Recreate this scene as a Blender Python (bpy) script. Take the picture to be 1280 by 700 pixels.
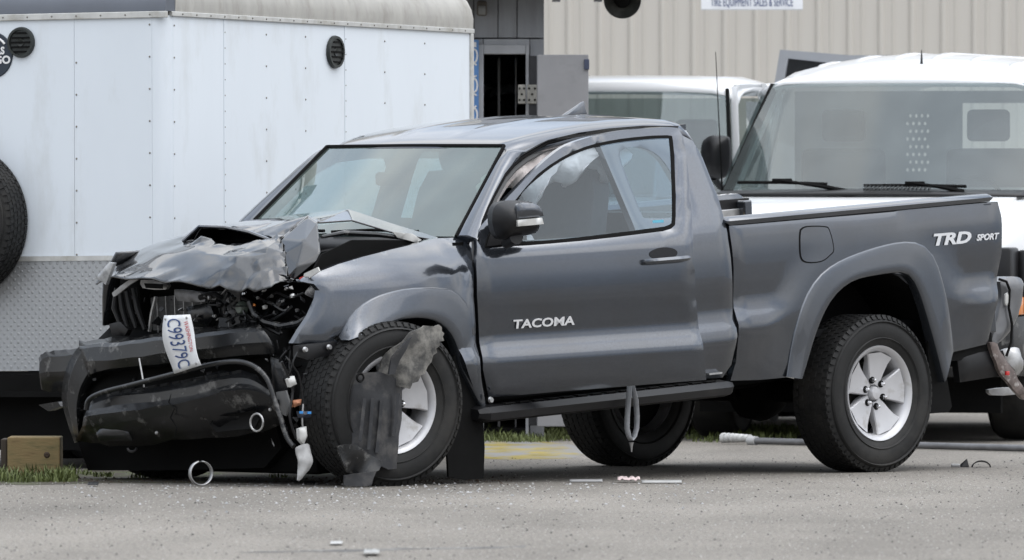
import bpy, bmesh, math, random
import numpy as np
from mathutils import Vector, Matrix, noise
from mathutils.geometry import delaunay_2d_cdt

for o in list(bpy.data.objects): bpy.data.objects.remove(o)
SC = bpy.context.scene
COL = SC.collection
R = math.radians
random.seed(7)

# ------------------------------------------------------------------ camera
FPX, CAMH, TILT, DIST = 12624.0, 1.343, 0.00818, 50.0      # focal length in px of a 1280 px wide frame
cam = bpy.data.cameras.new('camera')
cam.sensor_width = 36.0
cam.lens = FPX / 1280.0 * 36.0
cam.clip_start, cam.clip_end = 1.0, 2000.0
cam.dof.use_dof = True
cam.dof.focus_distance = 48.6
cam.dof.aperture_fstop = 8.0
camo = bpy.data.objects.new('camera', cam)
camo.location = (0, 0, CAMH)
camo.rotation_euler = (R(90) - TILT, 0, 0)
COL.objects.link(camo)
SC.camera = camo

# ------------------------------------------------------------------ sky, sun, exposure (overcast)
SUN_EL, SUN_AZ = R(70), R(110)           # azimuth clockwise from +Y: high, to the right
w = bpy.data.worlds.new('World'); SC.world = w; w.use_nodes = True
nt = w.node_tree; nt.nodes.clear()
sky = nt.nodes.new('ShaderNodeTexSky'); sky.sky_type = 'NISHITA'; sky.sun_disc = False
sky.sun_elevation = SUN_EL; sky.sun_rotation = SUN_AZ
sky.air_density = 1.0; sky.dust_density = 6.0; sky.ozone_density = 1.0
hs = nt.nodes.new('ShaderNodeHueSaturation'); hs.inputs['Saturation'].default_value = 0.30
bg = nt.nodes.new('ShaderNodeBackground'); bg.inputs['Strength'].default_value = 0.15
wo = nt.nodes.new('ShaderNodeOutputWorld')
# an even cloud deck over that sky: brightest overhead, a third as bright at the horizon, as overcast skies are
tcw = nt.nodes.new('ShaderNodeTexCoord'); sep = nt.nodes.new('ShaderNodeSeparateXYZ'); nt.links.new(tcw.outputs['Generated'], sep.inputs[0])
mrw = nt.nodes.new('ShaderNodeMapRange'); mrw.inputs['From Min'].default_value = 0; mrw.inputs['From Max'].default_value = 1
mrw.inputs['To Min'].default_value = 2.5; mrw.inputs['To Max'].default_value = 7.0; nt.links.new(sep.outputs['Z'], mrw.inputs['Value'])
cnz = nt.nodes.new('ShaderNodeTexNoise'); cnz.inputs['Scale'].default_value = 2.6; cnz.inputs['Detail'].default_value = 7; cnz.inputs['Distortion'].default_value = .4
nt.links.new(tcw.outputs['Generated'], cnz.inputs['Vector'])
cmr = nt.nodes.new('ShaderNodeMapRange'); cmr.inputs['From Min'].default_value = .3; cmr.inputs['From Max'].default_value = .7; cmr.inputs['To Min'].default_value = .50; cmr.inputs['To Max'].default_value = 1.40
nt.links.new(cnz.outputs['Fac'], cmr.inputs['Value'])
cmu = nt.nodes.new('ShaderNodeMath'); cmu.operation = 'MULTIPLY'; nt.links.new(mrw.outputs[0], cmu.inputs[0]); nt.links.new(cmr.outputs[0], cmu.inputs[1])
ccol = nt.nodes.new('ShaderNodeMix'); ccol.data_type = 'RGBA'; ccol.blend_type = 'MULTIPLY'; ccol.inputs['Factor'].default_value = 1
nt.links.new(cmu.outputs[0], ccol.inputs['B'])
ctn = nt.nodes.new('ShaderNodeMix'); ctn.data_type = 'RGBA'; ctn.inputs['A'].default_value = (.72, .91, 1.20, 1); ctn.inputs['B'].default_value = (.99, .995, 1.0, 1)   # thin cloud lets some blue through
ctr = nt.nodes.new('ShaderNodeMapRange'); ctr.inputs['From Min'].default_value = .35; ctr.inputs['From Max'].default_value = .58
nt.links.new(cnz.outputs['Fac'], ctr.inputs['Value']); nt.links.new(ctr.outputs[0], ctn.inputs['Factor']); nt.links.new(ctn.outputs['Result'], ccol.inputs['A'])
cmx = nt.nodes.new('ShaderNodeMix'); cmx.data_type = 'RGBA'; cmx.inputs['Factor'].default_value = .8
nt.links.new(sky.outputs[0], hs.inputs['Color']); nt.links.new(hs.outputs[0], cmx.inputs['A']); nt.links.new(ccol.outputs['Result'], cmx.inputs['B'])
nt.links.new(cmx.outputs['Result'], bg.inputs['Color'])
nt.links.new(bg.outputs[0], wo.inputs['Surface'])
sl = bpy.data.lights.new('sun', 'SUN'); sl.energy = 0.7; sl.angle = R(100); sl.color = (1.0, 0.97, 0.93)
so = bpy.data.objects.new('sun', sl); COL.objects.link(so)
sd = Vector((math.sin(SUN_AZ) * math.cos(SUN_EL), math.cos(SUN_AZ) * math.cos(SUN_EL), math.sin(SUN_EL)))
so.rotation_euler = sd.to_track_quat('Z', 'Y').to_euler(); so.location = (0, 20, 30)
SC.view_settings.view_transform = 'Standard'; SC.view_settings.look = 'None'
SC.view_settings.exposure = 1.1; SC.view_settings.gamma = 1.0
SC.render.engine = 'CYCLES'
SC.cycles.max_bounces = 10; SC.cycles.transparent_max_bounces = 16

# ------------------------------------------------------------------ pixel -> place helpers
def ray(u, v):
    a, b = (u - 640) / FPX, (v - 350) / FPX
    return Vector((a, math.cos(TILT) - b * math.sin(TILT), -math.sin(TILT) - b * math.cos(TILT)))
CAMP = Vector((0, 0, CAMH))
def W(u, v, Y):
    d = ray(u, v); return CAMP + d * (Y / d.y)
def G(u, v, z=0.0):
    d = ray(u, v); return CAMP + d * ((z - CAMH) / d.z)
def frame_px(M, u, v, axis, val):
    """pixel -> point in local frame M where local coordinate `axis` equals val"""
    I = M.inverted(); c = I @ CAMP; d = I.to_3x3() @ ray(u, v)
    return c + d * ((val - c[axis]) / d[axis])
def frame_surf(M, u, v, yf):
    p = frame_px(M, u, v, 1, yf(0, 1.0))
    for _ in range(8): p = frame_px(M, u, v, 1, yf(p.x, p.z))
    return p

# ------------------------------------------------------------------ materials
def lin(r, g=None, b=None):
    if g is None: g = b = r
    f = lambda c: (c / 255 / 12.92) if c / 255 <= .04045 else ((c / 255 + .055) / 1.055) ** 2.4
    return (f(r), f(g), f(b), 1)
MATS = {}
def mat(name, col, rough=.5, metal=0., coat=0., var=0., vscale=6., bump=0., bscale=60., dirt=None, dscale=3., dlo=.5, dhi=.7, rvar=0., spec=.5, stretch=None):
    if name in MATS: return MATS[name]
    m = bpy.data.materials.new(name); m.use_nodes = True
    N = m.node_tree.nodes; L = m.node_tree.links; b = N['Principled BSDF']
    col = tuple(col) + ((1,) if len(col) == 3 else ())
    b.inputs['Base Color'].default_value = col; b.inputs['Roughness'].default_value = rough
    b.inputs['Metallic'].default_value = metal; b.inputs['Coat Weight'].default_value = coat
    b.inputs['Coat Roughness'].default_value = .04; b.inputs['Specular IOR Level'].default_value = spec
    tc = N.new('ShaderNodeTexCoord'); vec = tc.outputs['Object']
    if stretch:
        mp = N.new('ShaderNodeMapping'); mp.inputs['Scale'].default_value = stretch
        L.new(vec, mp.inputs['Vector']); vec = mp.outputs[0]
    def nz(s, det=6, r=.6):
        n = N.new('ShaderNodeTexNoise'); n.inputs['Scale'].default_value = s; n.inputs['Detail'].default_value = det
        n.inputs['Roughness'].default_value = r; L.new(vec, n.inputs['Vector']); return n.outputs['Fac']
    c = None
    if var:
        mx = N.new('ShaderNodeMix'); mx.data_type = 'RGBA'
        mx.inputs['A'].default_value = tuple(x * (1 - var) for x in col[:3]) + (1,)
        mx.inputs['B'].default_value = tuple(min(1, x * (1 + var)) for x in col[:3]) + (1,)
        cr = N.new('ShaderNodeMapRange'); cr.inputs['From Min'].default_value = .3; cr.inputs['From Max'].default_value = .7
        L.new(nz(vscale), cr.inputs['Value']); L.new(cr.outputs[0], mx.inputs['Factor']); c = mx.outputs['Result']
    if dirt:
        mx = N.new('ShaderNodeMix'); mx.data_type = 'RGBA'
        if c: L.new(c, mx.inputs['A'])
        else: mx.inputs['A'].default_value = col
        mx.inputs['B'].default_value = tuple(dirt)[:3] + (1,)
        cr = N.new('ShaderNodeMapRange'); cr.inputs['From Min'].default_value = dlo; cr.inputs['From Max'].default_value = dhi
        L.new(nz(dscale, 9, .65), cr.inputs['Value']); L.new(cr.outputs[0], mx.inputs['Factor']); c = mx.outputs['Result']
    if c: L.new(c, b.inputs['Base Color'])
    if rvar:
        cr = N.new('ShaderNodeMapRange'); cr.inputs['To Min'].default_value = max(.02, rough - rvar); cr.inputs['To Max'].default_value = rough + rvar
        L.new(nz(vscale * 1.7), cr.inputs['Value']); L.new(cr.outputs[0], b.inputs['Roughness'])
    if bump:
        bp = N.new('ShaderNodeBump'); bp.inputs['Strength'].default_value = 1; bp.inputs['Distance'].default_value = bump
        L.new(nz(bscale, 4), bp.inputs['Height']); L.new(bp.outputs[0], b.inputs['Normal'])
    MATS[name] = m; return m
def glass(name, tint, ior=1.5, k=1.8, haze=0., hazecol=(.5, .55, .55)):
    """thin window glass: tinted see-through plus mirror reflection of both faces, and a pale haze mixed into the colour"""
    m = bpy.data.materials.new(name); m.use_nodes = True; N = m.node_tree.nodes; L = m.node_tree.links
    N.remove(N['Principled BSDF']); out = N['Material Output']
    t = N.new('ShaderNodeBsdfTransparent'); t.inputs[0].default_value = tuple(tint) + (1,)
    g = N.new('ShaderNodeBsdfGlossy'); g.inputs['Roughness'].default_value = .02; g.inputs[0].default_value = (.93, .97, .97, 1)
    fr = N.new('ShaderNodeFresnel')
    ge = N.new('ShaderNodeNewGeometry'); im = N.new('ShaderNodeMapRange'); im.inputs['To Min'].default_value = ior; im.inputs['To Max'].default_value = 1 / ior   # same reflectance from either face of the pane
    L.new(ge.outputs['Backfacing'], im.inputs['Value']); L.new(im.outputs[0], fr.inputs['IOR'])
    mu = N.new('ShaderNodeMath'); mu.operation = 'MULTIPLY'; mu.inputs[1].default_value = k; mu.use_clamp = True
    L.new(fr.outputs[0], mu.inputs[0])
    d = N.new('ShaderNodeBsdfDiffuse'); d.inputs[0].default_value = tuple(hazecol) + (1,)  # diffuse haze colour that pales the pane
    m0 = N.new('ShaderNodeMixShader'); m0.inputs[0].default_value = haze
    L.new(t.outputs[0], m0.inputs[1]); L.new(d.outputs[0], m0.inputs[2])
    if haze:
        tc = N.new('ShaderNodeTexCoord'); n = N.new('ShaderNodeTexNoise'); n.inputs['Scale'].default_value = 3; n.inputs['Detail'].default_value = 6
        mr = N.new('ShaderNodeMapRange'); mr.inputs['From Min'].default_value = .25; mr.inputs['From Max'].default_value = .75
        mr.inputs['To Min'].default_value = haze * .6; mr.inputs['To Max'].default_value = haze * 1.4
        L.new(tc.outputs['Object'], n.inputs['Vector']); L.new(n.outputs['Fac'], mr.inputs['Value']); L.new(mr.outputs[0], m0.inputs[0])
    m1 = N.new('ShaderNodeMixShader'); L.new(mu.outputs[0], m1.inputs[0]); L.new(m0.outputs[0], m1.inputs[1]); L.new(g.outputs[0], m1.inputs[2])
    L.new(m1.outputs[0], out.inputs['Surface']); return m

PAINT = mat('grey_metallic_paint', (.079, .088, .104), .17, .8, 1.0, var=.16, vscale=150, dirt=(.072, .075, .082), dscale=2.2, dlo=.45, dhi=.8, bump=.00018, bscale=7)
PAINTD = mat('darkened_grey_paint', (.022, .0235, .026), .18, .5, 1.0, var=.12, vscale=150, bump=.0003, bscale=14)  # body paint with its base darkened against bright sky on the bonnet
FLARE = mat('grey_flare_paint', (.077, .085, .099), .26, .75, .9, var=.16, vscale=150)
BLACK = mat('black_plastic', (.008, .008, .009), .42, var=.25, vscale=12, dirt=(.03, .028, .026), dscale=5, dlo=.58, dhi=.78, spec=.35)
BLACKG = mat('dark_grey_bumper_plastic', (.009, .0095, .0105), .24, var=.25, vscale=7, dirt=(.11, .108, .104), dscale=12, dlo=.57, dhi=.68, bump=.0006, bscale=120, spec=.5)  # pale patches paint in grey highlights along with scuffs
SOOT = mat('underbody_black', (.004, .004, .004), .8, var=.3, vscale=8, spec=.15)
RUBBER = mat('tyre_rubber', (.013, .013, .013), .68, var=.25, vscale=9, dirt=(.035, .033, .03), dscale=4, dlo=.5, dhi=.75, bump=.0006, bscale=70, spec=.35)
ALLOY = mat('silver_alloy', (.52, .52, .535), .42, .40, .15, var=.06, vscale=7, dirt=(.30, .28, .25), dscale=8, dlo=.56, dhi=.75)
STEEL = mat('bare_steel', (.42, .42, .42), .42, .85, var=.2, vscale=20, rvar=.12)
CHROME = mat('chrome', (.75, .75, .76), .12, 1.0)
LINER = mat('dirty_liner_plastic', (.055, .054, .052), .75, var=.35, vscale=14, dirt=(.22, .21, .19), dscale=13, dlo=.42, dhi=.66, bump=.002, bscale=45)
LINERD = mat('dark_liner_plastic', (.019, .020, .023), .5, var=.3, vscale=8, dirt=(.085, .08, .076), dscale=9, dlo=.5, dhi=.72, bump=.001, bscale=60)
WHITEP = mat('white_plastic', (.50, .50, .485), .5, var=.1, vscale=10, dirt=(.3, .28, .25), dscale=12, dlo=.55, dhi=.7)
FABRIC = mat('airbag_fabric', (.80, .72, .69), .85, var=.12, vscale=14, bump=.004, bscale=22)
INTER = mat('grey_interior', (.14, .14, .14), .7, var=.1, vscale=8)
STRAP = mat('grey_webbing', (.36, .37, .39), .7, var=.15, vscale=40)
ORANGE = mat('orange_lens', (.75, .22, .02), .2, coat=.6)
RED = mat('red_lens', (.45, .02, .02), .2, coat=.6)
GLASSW = glass('windscreen_glass', (.26, .35, .32), 1.5, 2.0, .17, (.33, .42, .385))
GLASSS = glass('door_glass', (.56, .68, .76), 1.5, 1.6, .0, (.35, .45, .52))
GLASSV = glass('van_glass', (.40, .46, .46), 1.5, 1.25, .10, (.42, .48, .48))

# ------------------------------------------------------------------ mesh helpers
def link(name, me, m, parent=None, smooth=None):
    o = bpy.data.objects.new(name, me); COL.objects.link(o)
    if m: me.materials.append(m)
    if parent: o.parent = parent
    if smooth is not None:
        for p in me.polygons: p.use_smooth = True
        try: me.set_sharp_from_angle(angle=R(smooth))
        except Exception: pass
    return o
def empty(name, M, label, cat, group=None):
    o = bpy.data.objects.new(name, None); COL.objects.link(o); o.matrix_world = M
    o.empty_display_size = .2
    tag(o, label, cat, group); return o
def tag(o, label, cat=None, group=None, kind=None):
    if label: o['label'] = label
    if cat: o['category'] = cat
    if group: o['group'] = group
    if kind: o['kind'] = kind
    return o
class MB:
    def __init__(s): s.v = []; s.f = []
    def add(s, V, F):
        n = len(s.v); s.v += [tuple(x) for x in V]; s.f += [tuple(i + n for i in f) for f in F]; return s
    def hexa(s, P):   # 8 points: 4 bottom ccw, 4 top ccw
        return s.add(P, [(3, 2, 1, 0), (4, 5, 6, 7), (0, 1, 5, 4), (1, 2, 6, 5), (2, 3, 7, 6), (3, 0, 4, 7)])
    def box(s, x0, x1, y0, y1, z0, z1):
        return s.hexa([(x0, y0, z0), (x1, y0, z0), (x1, y1, z0), (x0, y1, z0), (x0, y0, z1), (x1, y0, z1), (x1, y1, z1), (x0, y1, z1)])
    def tube(s, P, r, n=8, cap=True):
        P = [Vector(p) for p in P]; k = len(P); rr = r if isinstance(r, (list, tuple)) else [r] * k
        V = []; F = []; prev = None
        for i in range(k):
            t = (P[min(i + 1, k - 1)] - P[max(i - 1, 0)]).normalized()
            if prev is None:
                a = Vector((0, 0, 1)) if abs(t.z) < .9 else Vector((1, 0, 0)); u = t.cross(a).normalized()
            else:
                u = (prev - t * prev.dot(t)).normalized()
            prev = u; q = t.cross(u)
            for j in range(n):
                an = 2 * math.pi * j / n; V.append(P[i] + (u * math.cos(an) + q * math.sin(an)) * rr[i])
        for i in range(k - 1):
            for j in range(n): F.append((i * n + j, i * n + (j + 1) % n, (i + 1) * n + (j + 1) % n, (i + 1) * n + j))
        if cap: F.append(tuple(range(n))[::-1]); F.append(tuple((k - 1) * n + j for j in range(n)))
        return s.add(V, F)
    def lathe(s, prof, n=32, axis='y', closed=False, a0=0.):   # prof: (radius, along)
        V = []; F = []; k = len(prof)
        for i in range(n):
            a = 2 * math.pi * i / n + a0; c, q = math.cos(a), math.sin(a)
            for r, h in prof:
                V.append((r * c, h, r * q) if axis == 'y' else ((r * c, r * q, h) if axis == 'z' else (h, r * c, r * q)))
        m = k if closed else k - 1
        for i in range(n):
            for j in range(m):
                a, b = i * k + j, i * k + (j + 1) % k; c, d = ((i + 1) % n) * k + (j + 1) % k, ((i + 1) % n) * k + j
                F.append((a, b, c, d))
        return s.add(V, F)
    def loft(s, rings, closed=True, cap=True):
        n = len(rings[0]); V = [p for r in rings for p in r]; F = []
        for i in range(len(rings) - 1):
            for j in range(n if closed else n - 1):
                F.append((i * n + j, i * n + (j + 1) % n, (i + 1) * n + (j + 1) % n, (i + 1) * n + j))
        if cap and closed: F.append(tuple(range(n))[::-1]); F.append(tuple((len(rings) - 1) * n + j for j in range(n)))
        return s.add(V, F)
    def prism(s, pts, d):   # pts: 3D loop, d: extrusion vector
        n = len(pts); d = Vector(d); V = [Vector(p) for p in pts] + [Vector(p) + d for p in pts]
        return s.add(V, [tuple(range(n))[::-1], tuple(range(n, 2 * n))] + [(i, (i + 1) % n, n + (i + 1) % n, n + i) for i in range(n)])
    def build(s, name, m, parent=None, smooth=40, bevel=0, seg=2, subsurf=0, M=None):
        me = bpy.data.meshes.new(name)
        V = s.v if M is None else [tuple(M @ Vector(p)) for p in s.v]
        me.from_pydata(V, [], s.f); me.validate()
        bm = bmesh.new(); bm.from_mesh(me); bmesh.ops.recalc_face_normals(bm, faces=bm.faces)
        if bevel:
            ed = [e for e in bm.edges if len(e.link_faces) == 2 and e.calc_face_angle(0) > R(30)]
            bmesh.ops.bevel(bm, geom=ed, offset=bevel, segments=seg, profile=.5, affect='EDGES', clamp_overlap=True)
        bm.to_mesh(me); bm.free()
        o = link(name, me, m, parent, smooth)
        if subsurf:
            md = o.modifiers.new('s', 'SUBSURF'); md.levels = md.render_levels = subsurf
        return o
def inpoly(P, Q):
    """P (n,2) points, Q polygon (m,2)"""
    x, y = P[:, 0], P[:, 1]; ins = np.zeros(len(P), bool); m = len(Q)
    for i in range(m):
        x0, y0 = Q[i]; x1, y1 = Q[(i + 1) % m]
        c = ((y0 > y) != (y1 > y))
        with np.errstate(divide='ignore', invalid='ignore'):
            ins ^= c & (x < (x1 - x0) * (y - y0) / (y1 - y0) + x0)
    return ins
def pdist(P, Q):
    d = np.full(len(P), 1e9); m = len(Q)
    for i in range(m):
        a = Q[i]; b = Q[(i + 1) % m]; ab = b - a; L = (ab @ ab) or 1e-12
        t = np.clip(((P - a) @ ab) / L, 0, 1); q = a + t[:, None] * ab
        d = np.minimum(d, np.hypot(*(P - q).T))
    return d
def resample(pts, step, closed=True):
    out = []; n = len(pts)
    for i in range(n if closed else n - 1):
        a = np.array(pts[i], float); b = np.array(pts[(i + 1) % n], float)
        k = max(1, int(math.ceil(np.linalg.norm(b - a) / step)))
        for j in range(k): out.append(a + (b - a) * j / k)
    if not closed: out.append(np.array(pts[-1], float))
    return np.array(out)
def smoothline(pts, k=4):
    """catmull-rom through an open list of points"""
    P = [np.array(p, float) for p in pts]; out = []
    for i in range(len(P) - 1):
        p0, p1, p2, p3 = P[max(i - 1, 0)], P[i], P[i + 1], P[min(i + 2, len(P) - 1)]
        for j in range(k):
            t = j / k
            out.append(.5 * ((2 * p1) + (-p0 + p2) * t + (2 * p0 - 5 * p1 + 4 * p2 - p3) * t * t + (-p0 + 3 * p1 - 3 * p2 + p3) * t ** 3))
    out.append(P[-1]); return [tuple(p) for p in out]
def sheet(name, outline, mp, depth, m, parent=None, step=.05, holes=(), back=False, smooth=50):
    """panel from a 2D outline: mp(a, b, d) -> 3D, d = distance to the rim; a skirt folds back along vector `depth`"""
    Q = resample(outline, step); HS = [resample(h, step) for h in holes]
    lo, hi = Q.min(0), Q.max(0)
    xs = np.arange(lo[0] + step * .5, hi[0], step); zs = np.arange(lo[1] + step * .5, hi[1], step)
    g = np.array([(x, z) for x in xs for z in zs]).reshape(-1, 2)
    if len(g):
        k = inpoly(g, Q) & (pdist(g, Q) > step * .45)
        for h in HS: k &= ~inpoly(g, h) & (pdist(g, h) > step * .45)
        g = g[k]
    loops = [Q] + HS; P = np.vstack(loops + ([g] if len(g) else []))
    E = []; off = 0
    for l in loops:
        n = len(l); E += [(off + i, off + (i + 1) % n) for i in range(n)]; off += n
    vs, es, fs, *_ = delaunay_2d_cdt([Vector(p) for p in P], E, [], 0, 1e-6)
    vv = np.array([(p.x, p.y) for p in vs])
    cen = np.array([vv[list(f)].mean(0) for f in fs]); keep = inpoly(cen, Q)
    for h in HS: keep &= ~inpoly(cen, h)
    fs = [tuple(f) for f, q in zip(fs, keep) if q]
    D = pdist(vv, Q)
    for h in HS: D = np.minimum(D, pdist(vv, h))
    V = [Vector(mp(p[0], p[1], d)) for p, d in zip(vv, D)]
    mb = MB(); mb.add(V, fs)
    dv = Vector(depth)
    for l in loops:
        n = len(l); D0 = [Vector(mp(p[0], p[1], 0)) for p in l]
        mb.add(D0 + [p + dv for p in D0], [(i, (i + 1) % n, n + (i + 1) % n, n + i) for i in range(n)])
    if back: mb.add([p + dv for p in V], [f[::-1] for f in fs])
    me = bpy.data.meshes.new(name); me.from_pydata(mb.v, [], mb.f)
    return link(name, me, m, parent, smooth)
def text(name, s, size, M, m, parent=None, ext=.001, shear=0., sx=1., align='CENTER', bold=0.):
    cu = bpy.data.curves.new(name, 'FONT'); cu.body = s; cu.size = size; cu.extrude = ext; cu.shear = shear
    cu.align_x = align; cu.align_y = 'CENTER'; cu.offset = bold; cu.resolution_u = 3
    t = bpy.data.objects.new('tmp', cu); COL.objects.link(t); bpy.context.view_layer.update()
    me = bpy.data.meshes.new_from_object(t.evaluated_get(bpy.context.evaluated_depsgraph_get()))
    bpy.data.objects.remove(t)
    me.transform(M @ Matrix.Diagonal((sx, 1, 1, 1))); me.materials.clear()
    return link(name, me, m, parent)
def axes(o, x, y, z):
    M = Matrix.Identity(4)
    for i, a in enumerate((x, y, z)): M.col[i][:3] = Vector(a)[:]
    M.col[3][:3] = Vector(o)[:]; return M
def copytree(o, parent=None, M=None):
    c = o.copy(); COL.objects.link(c); c.parent = parent
    if M is not None: c.matrix_local = M
    for ch in list(o.children): copytree(ch, c)
    return c
# ================================================================== THE SETTING
def ground_material():
    m = bpy.data.materials.new('worn_asphalt'); m.use_nodes = True; N = m.node_tree.nodes; L = m.node_tree.links; b = N['Principled BSDF']
    tc = N.new('ShaderNodeTexCoord')
    def nz(s, det, r=.6, st=(1, 1, 1)):
        mp = N.new('ShaderNodeMapping'); mp.inputs['Scale'].default_value = st; L.new(tc.outputs['Object'], mp.inputs['Vector'])
        n = N.new('ShaderNodeTexNoise'); n.inputs['Scale'].default_value = s; n.inputs['Detail'].default_value = det; n.inputs['Roughness'].default_value = r
        L.new(mp.outputs[0], n.inputs['Vector']); return n.outputs['Fac']
    def ramp(src, stops):
        c = N.new('ShaderNodeValToRGB'); L.new(src, c.inputs[0]); e = c.color_ramp.elements
        while len(e) < len(stops): e.new(.5)
        for x, (p, q) in zip(e, stops): x.position = p; x.color = (q, q * .982, q * .955, 1)
        return c.outputs[0]
    def mul(a, c, f=1., mode='MULTIPLY'):
        x = N.new('ShaderNodeMix'); x.data_type = 'RGBA'; x.blend_type = mode; x.inputs['Factor'].default_value = f
        L.new(a, x.inputs['A']); L.new(c, x.inputs['B']); return x.outputs['Result']
    base = ramp(nz(1.1, 8, .62, (1, .35, 1)), [(.28, .160), (.5, .205), (.75, .240)])
    spk = ramp(nz(260, 2, .7), [(.32, .45), (.5, 1.0), (.68, 1.5)])
    spk2 = ramp(nz(60, 3, .7, (1, .25, 1)), [(.30, .62), (.5, 1.0), (.72, 1.28)])
    pat = ramp(nz(.35, 3, .5, (1, .5, 1)), [(.35, .80), (.6, 1.08)])
    c = mul(mul(mul(base, spk, 1.), spk2, 1.), pat)
    crack = ramp(nz(5, 6, .6, (.25, 1, 1)), [(.492, 1.), (.5, .45), (.508, 1.)])
    c = mul(c, crack, .35)
    L.new(c, b.inputs['Base Color']); b.inputs['Roughness'].default_value = .9; b.inputs['Specular IOR Level'].default_value = .25
    bp = N.new('ShaderNodeBump'); bp.inputs['Distance'].default_value = .004; L.new(nz(150, 3), bp.inputs['Height']); L.new(bp.outputs[0], b.inputs['Normal'])
    return m
gm = MB(); gm.add([(-400, -60, 0), (400, -60, 0), (400, 700, 0), (-400, 700, 0)], [(0, 1, 2, 3)])
ground = gm.build('ground', ground_material(), smooth=None); tag(ground, 'worn light grey asphalt yard', None, None, 'structure')

def pebbles(name, n, area, sizes, m, label, seed):
    rnd = random.Random(seed); mb = MB()
    for _ in range(n):
        x0, x1, y0, y1 = area(rnd) if callable(area) else area
        x, y = rnd.uniform(x0, x1), rnd.uniform(y0, y1); s = sizes[0] + (sizes[1] - sizes[0]) * rnd.random() ** 3
        a = rnd.uniform(0, 6.28); c, q = math.cos(a) * s, math.sin(a) * s; h = s * rnd.uniform(.5, .9)
        mb.add([(x + c, y + q, -.001), (x - q, y + c, -.001), (x - c * .8, y - q * .8, -.001), (x + q, y - c, -.001), (x + c * .2, y + q * .2, h)],
               [(0, 1, 4), (1, 2, 4), (2, 3, 4), (3, 0, 4)])
    o = mb.build(name, m, smooth=None); tag(o, label, None, None, 'stuff'); return o
STONE1 = mat('pale_aggregate', (.34, .33, .31), .85, var=.3, vscale=30)
STONE2 = mat('dark_aggregate', (.05, .048, .046), .9, var=.3, vscale=30)
pebbles('pale_gravel', 15000, (-2.7, 2.9, 36.5, 49), (.002, .0065), STONE1, 'pale loose grit scattered over the asphalt', 3)
pebbles('dark_gravel', 5000, (-2.7, 2.9, 36.5, 52), (.002, .0085), STONE2, 'dark loose grit scattered over the asphalt', 4)
def strip(rnd):
    u = rnd.uniform(60, 640); p = G(u, 603 - 6 * rnd.random() ** 2 + rnd.gauss(0, 1.2)); return (p.x, p.x + .02, p.y, p.y + .1)
pebbles('leaf_litter', 700, strip, (.004, .013), mat('leaf_litter_brown', (.06, .042, .028), .9, var=.5, vscale=20), 'dark brown leaf litter along the edge of the asphalt', 5)

def moss(name, pts, m, label, z):
    P = [G(u, v) for u, v in pts]; Q = [(p.x, p.y) for p in P]
    mb = MB(); n = len(Q); mb.add([(x, y, z * .25) for x, y in Q], [tuple(range(n))])
    o = mb.build(name, m, smooth=None); tag(o, label, None, None, 'stuff')
MOSS = mat('yellow_moss', (.24, .19, .045), .95, var=.3, vscale=6, dirt=(.20, .195, .19), dscale=4, dlo=.42, dhi=.56, stretch=(1, .3, 1))
moss('moss_patch', [(560, 571), (640, 575), (715, 573), (740, 566), (715, 556), (660, 550), (600, 550), (550, 556)], MOSS, 'thin yellow moss on asphalt behind the wrecked truck', .004)
moss('soil_strip', [(-60, 606), (40, 606.5), (130, 604), (300, 603.5), (430, 602), (430, 592), (300, 590), (120, 588), (-60, 588)],
     mat('dark_soil', (.055, .047, .036), .95, var=.4, vscale=9, dirt=(.07, .085, .03), dscale=5, dlo=.5, dhi=.62), 'dark mossy soil strip beside the trailer', .004)

def grass(name, spots, label, seed, m):
    rnd = random.Random(seed); mb = MB()
    for (x, y, n, rad, h) in spots:
        for _ in range(n):
            a = rnd.uniform(0, 6.28); r = rad * math.sqrt(rnd.random()); px, py = x + r * math.cos(a), y + r * math.sin(a) * 2.5
            hh = h * rnd.uniform(.4, 1.1); b = rnd.uniform(0, 6.28); w_ = .0035; l = hh * rnd.uniform(.2, .9)
            dx, dy = math.cos(b), math.sin(b); sx, sy = -dy * w_, dx * w_
            mb.add([(px - sx, py - sy, 0), (px + sx, py + sy, 0), (px + dx * l * .4 + sx, py + dy * l * .4 + sy, hh * .65), (px + dx * l * .4 - sx, py + dy * l * .4 - sy, hh * .65), (px + dx * l, py + dy * l, hh)],
                   [(0, 1, 2, 3), (3, 2, 4)])
    o = mb.build(name, m, smooth=None); tag(o, label, None, None, 'stuff')
GRASS = mat('grass_green', (.085, .105, .028), .7, var=.45, vscale=9)
sp = []
rnd = random.Random(2)
for _ in range(44):
    p = G(rnd.uniform(-10, 85), rnd.uniform(597, 603)); sp.append((p.x, p.y, rnd.randint(15, 60), .06, rnd.uniform(.02, .085)))
for _ in range(7):
    p = G(rnd.uniform(75, 420), rnd.uniform(592, 600)); sp.append((p.x, p.y, 22, .05, .03))
grass('grass_tufts', sp, 'short green grass round the timber block', 8, GRASS)
sp = []
for _ in range(130):
    u = rnd.choice([rnd.uniform(590, 705), rnd.uniform(590, 705), rnd.uniform(590, 705), rnd.uniform(850, 1010), rnd.uniform(-60, 150)]); p = G(u, rnd.uniform(535, 552)); sp.append((p.x, p.y, 70, .14, rnd.uniform(.02, .075)))
grass('grass_verge', sp, 'thin green grass verge under the truck beyond its wheels', 9, GRASS)

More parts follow.
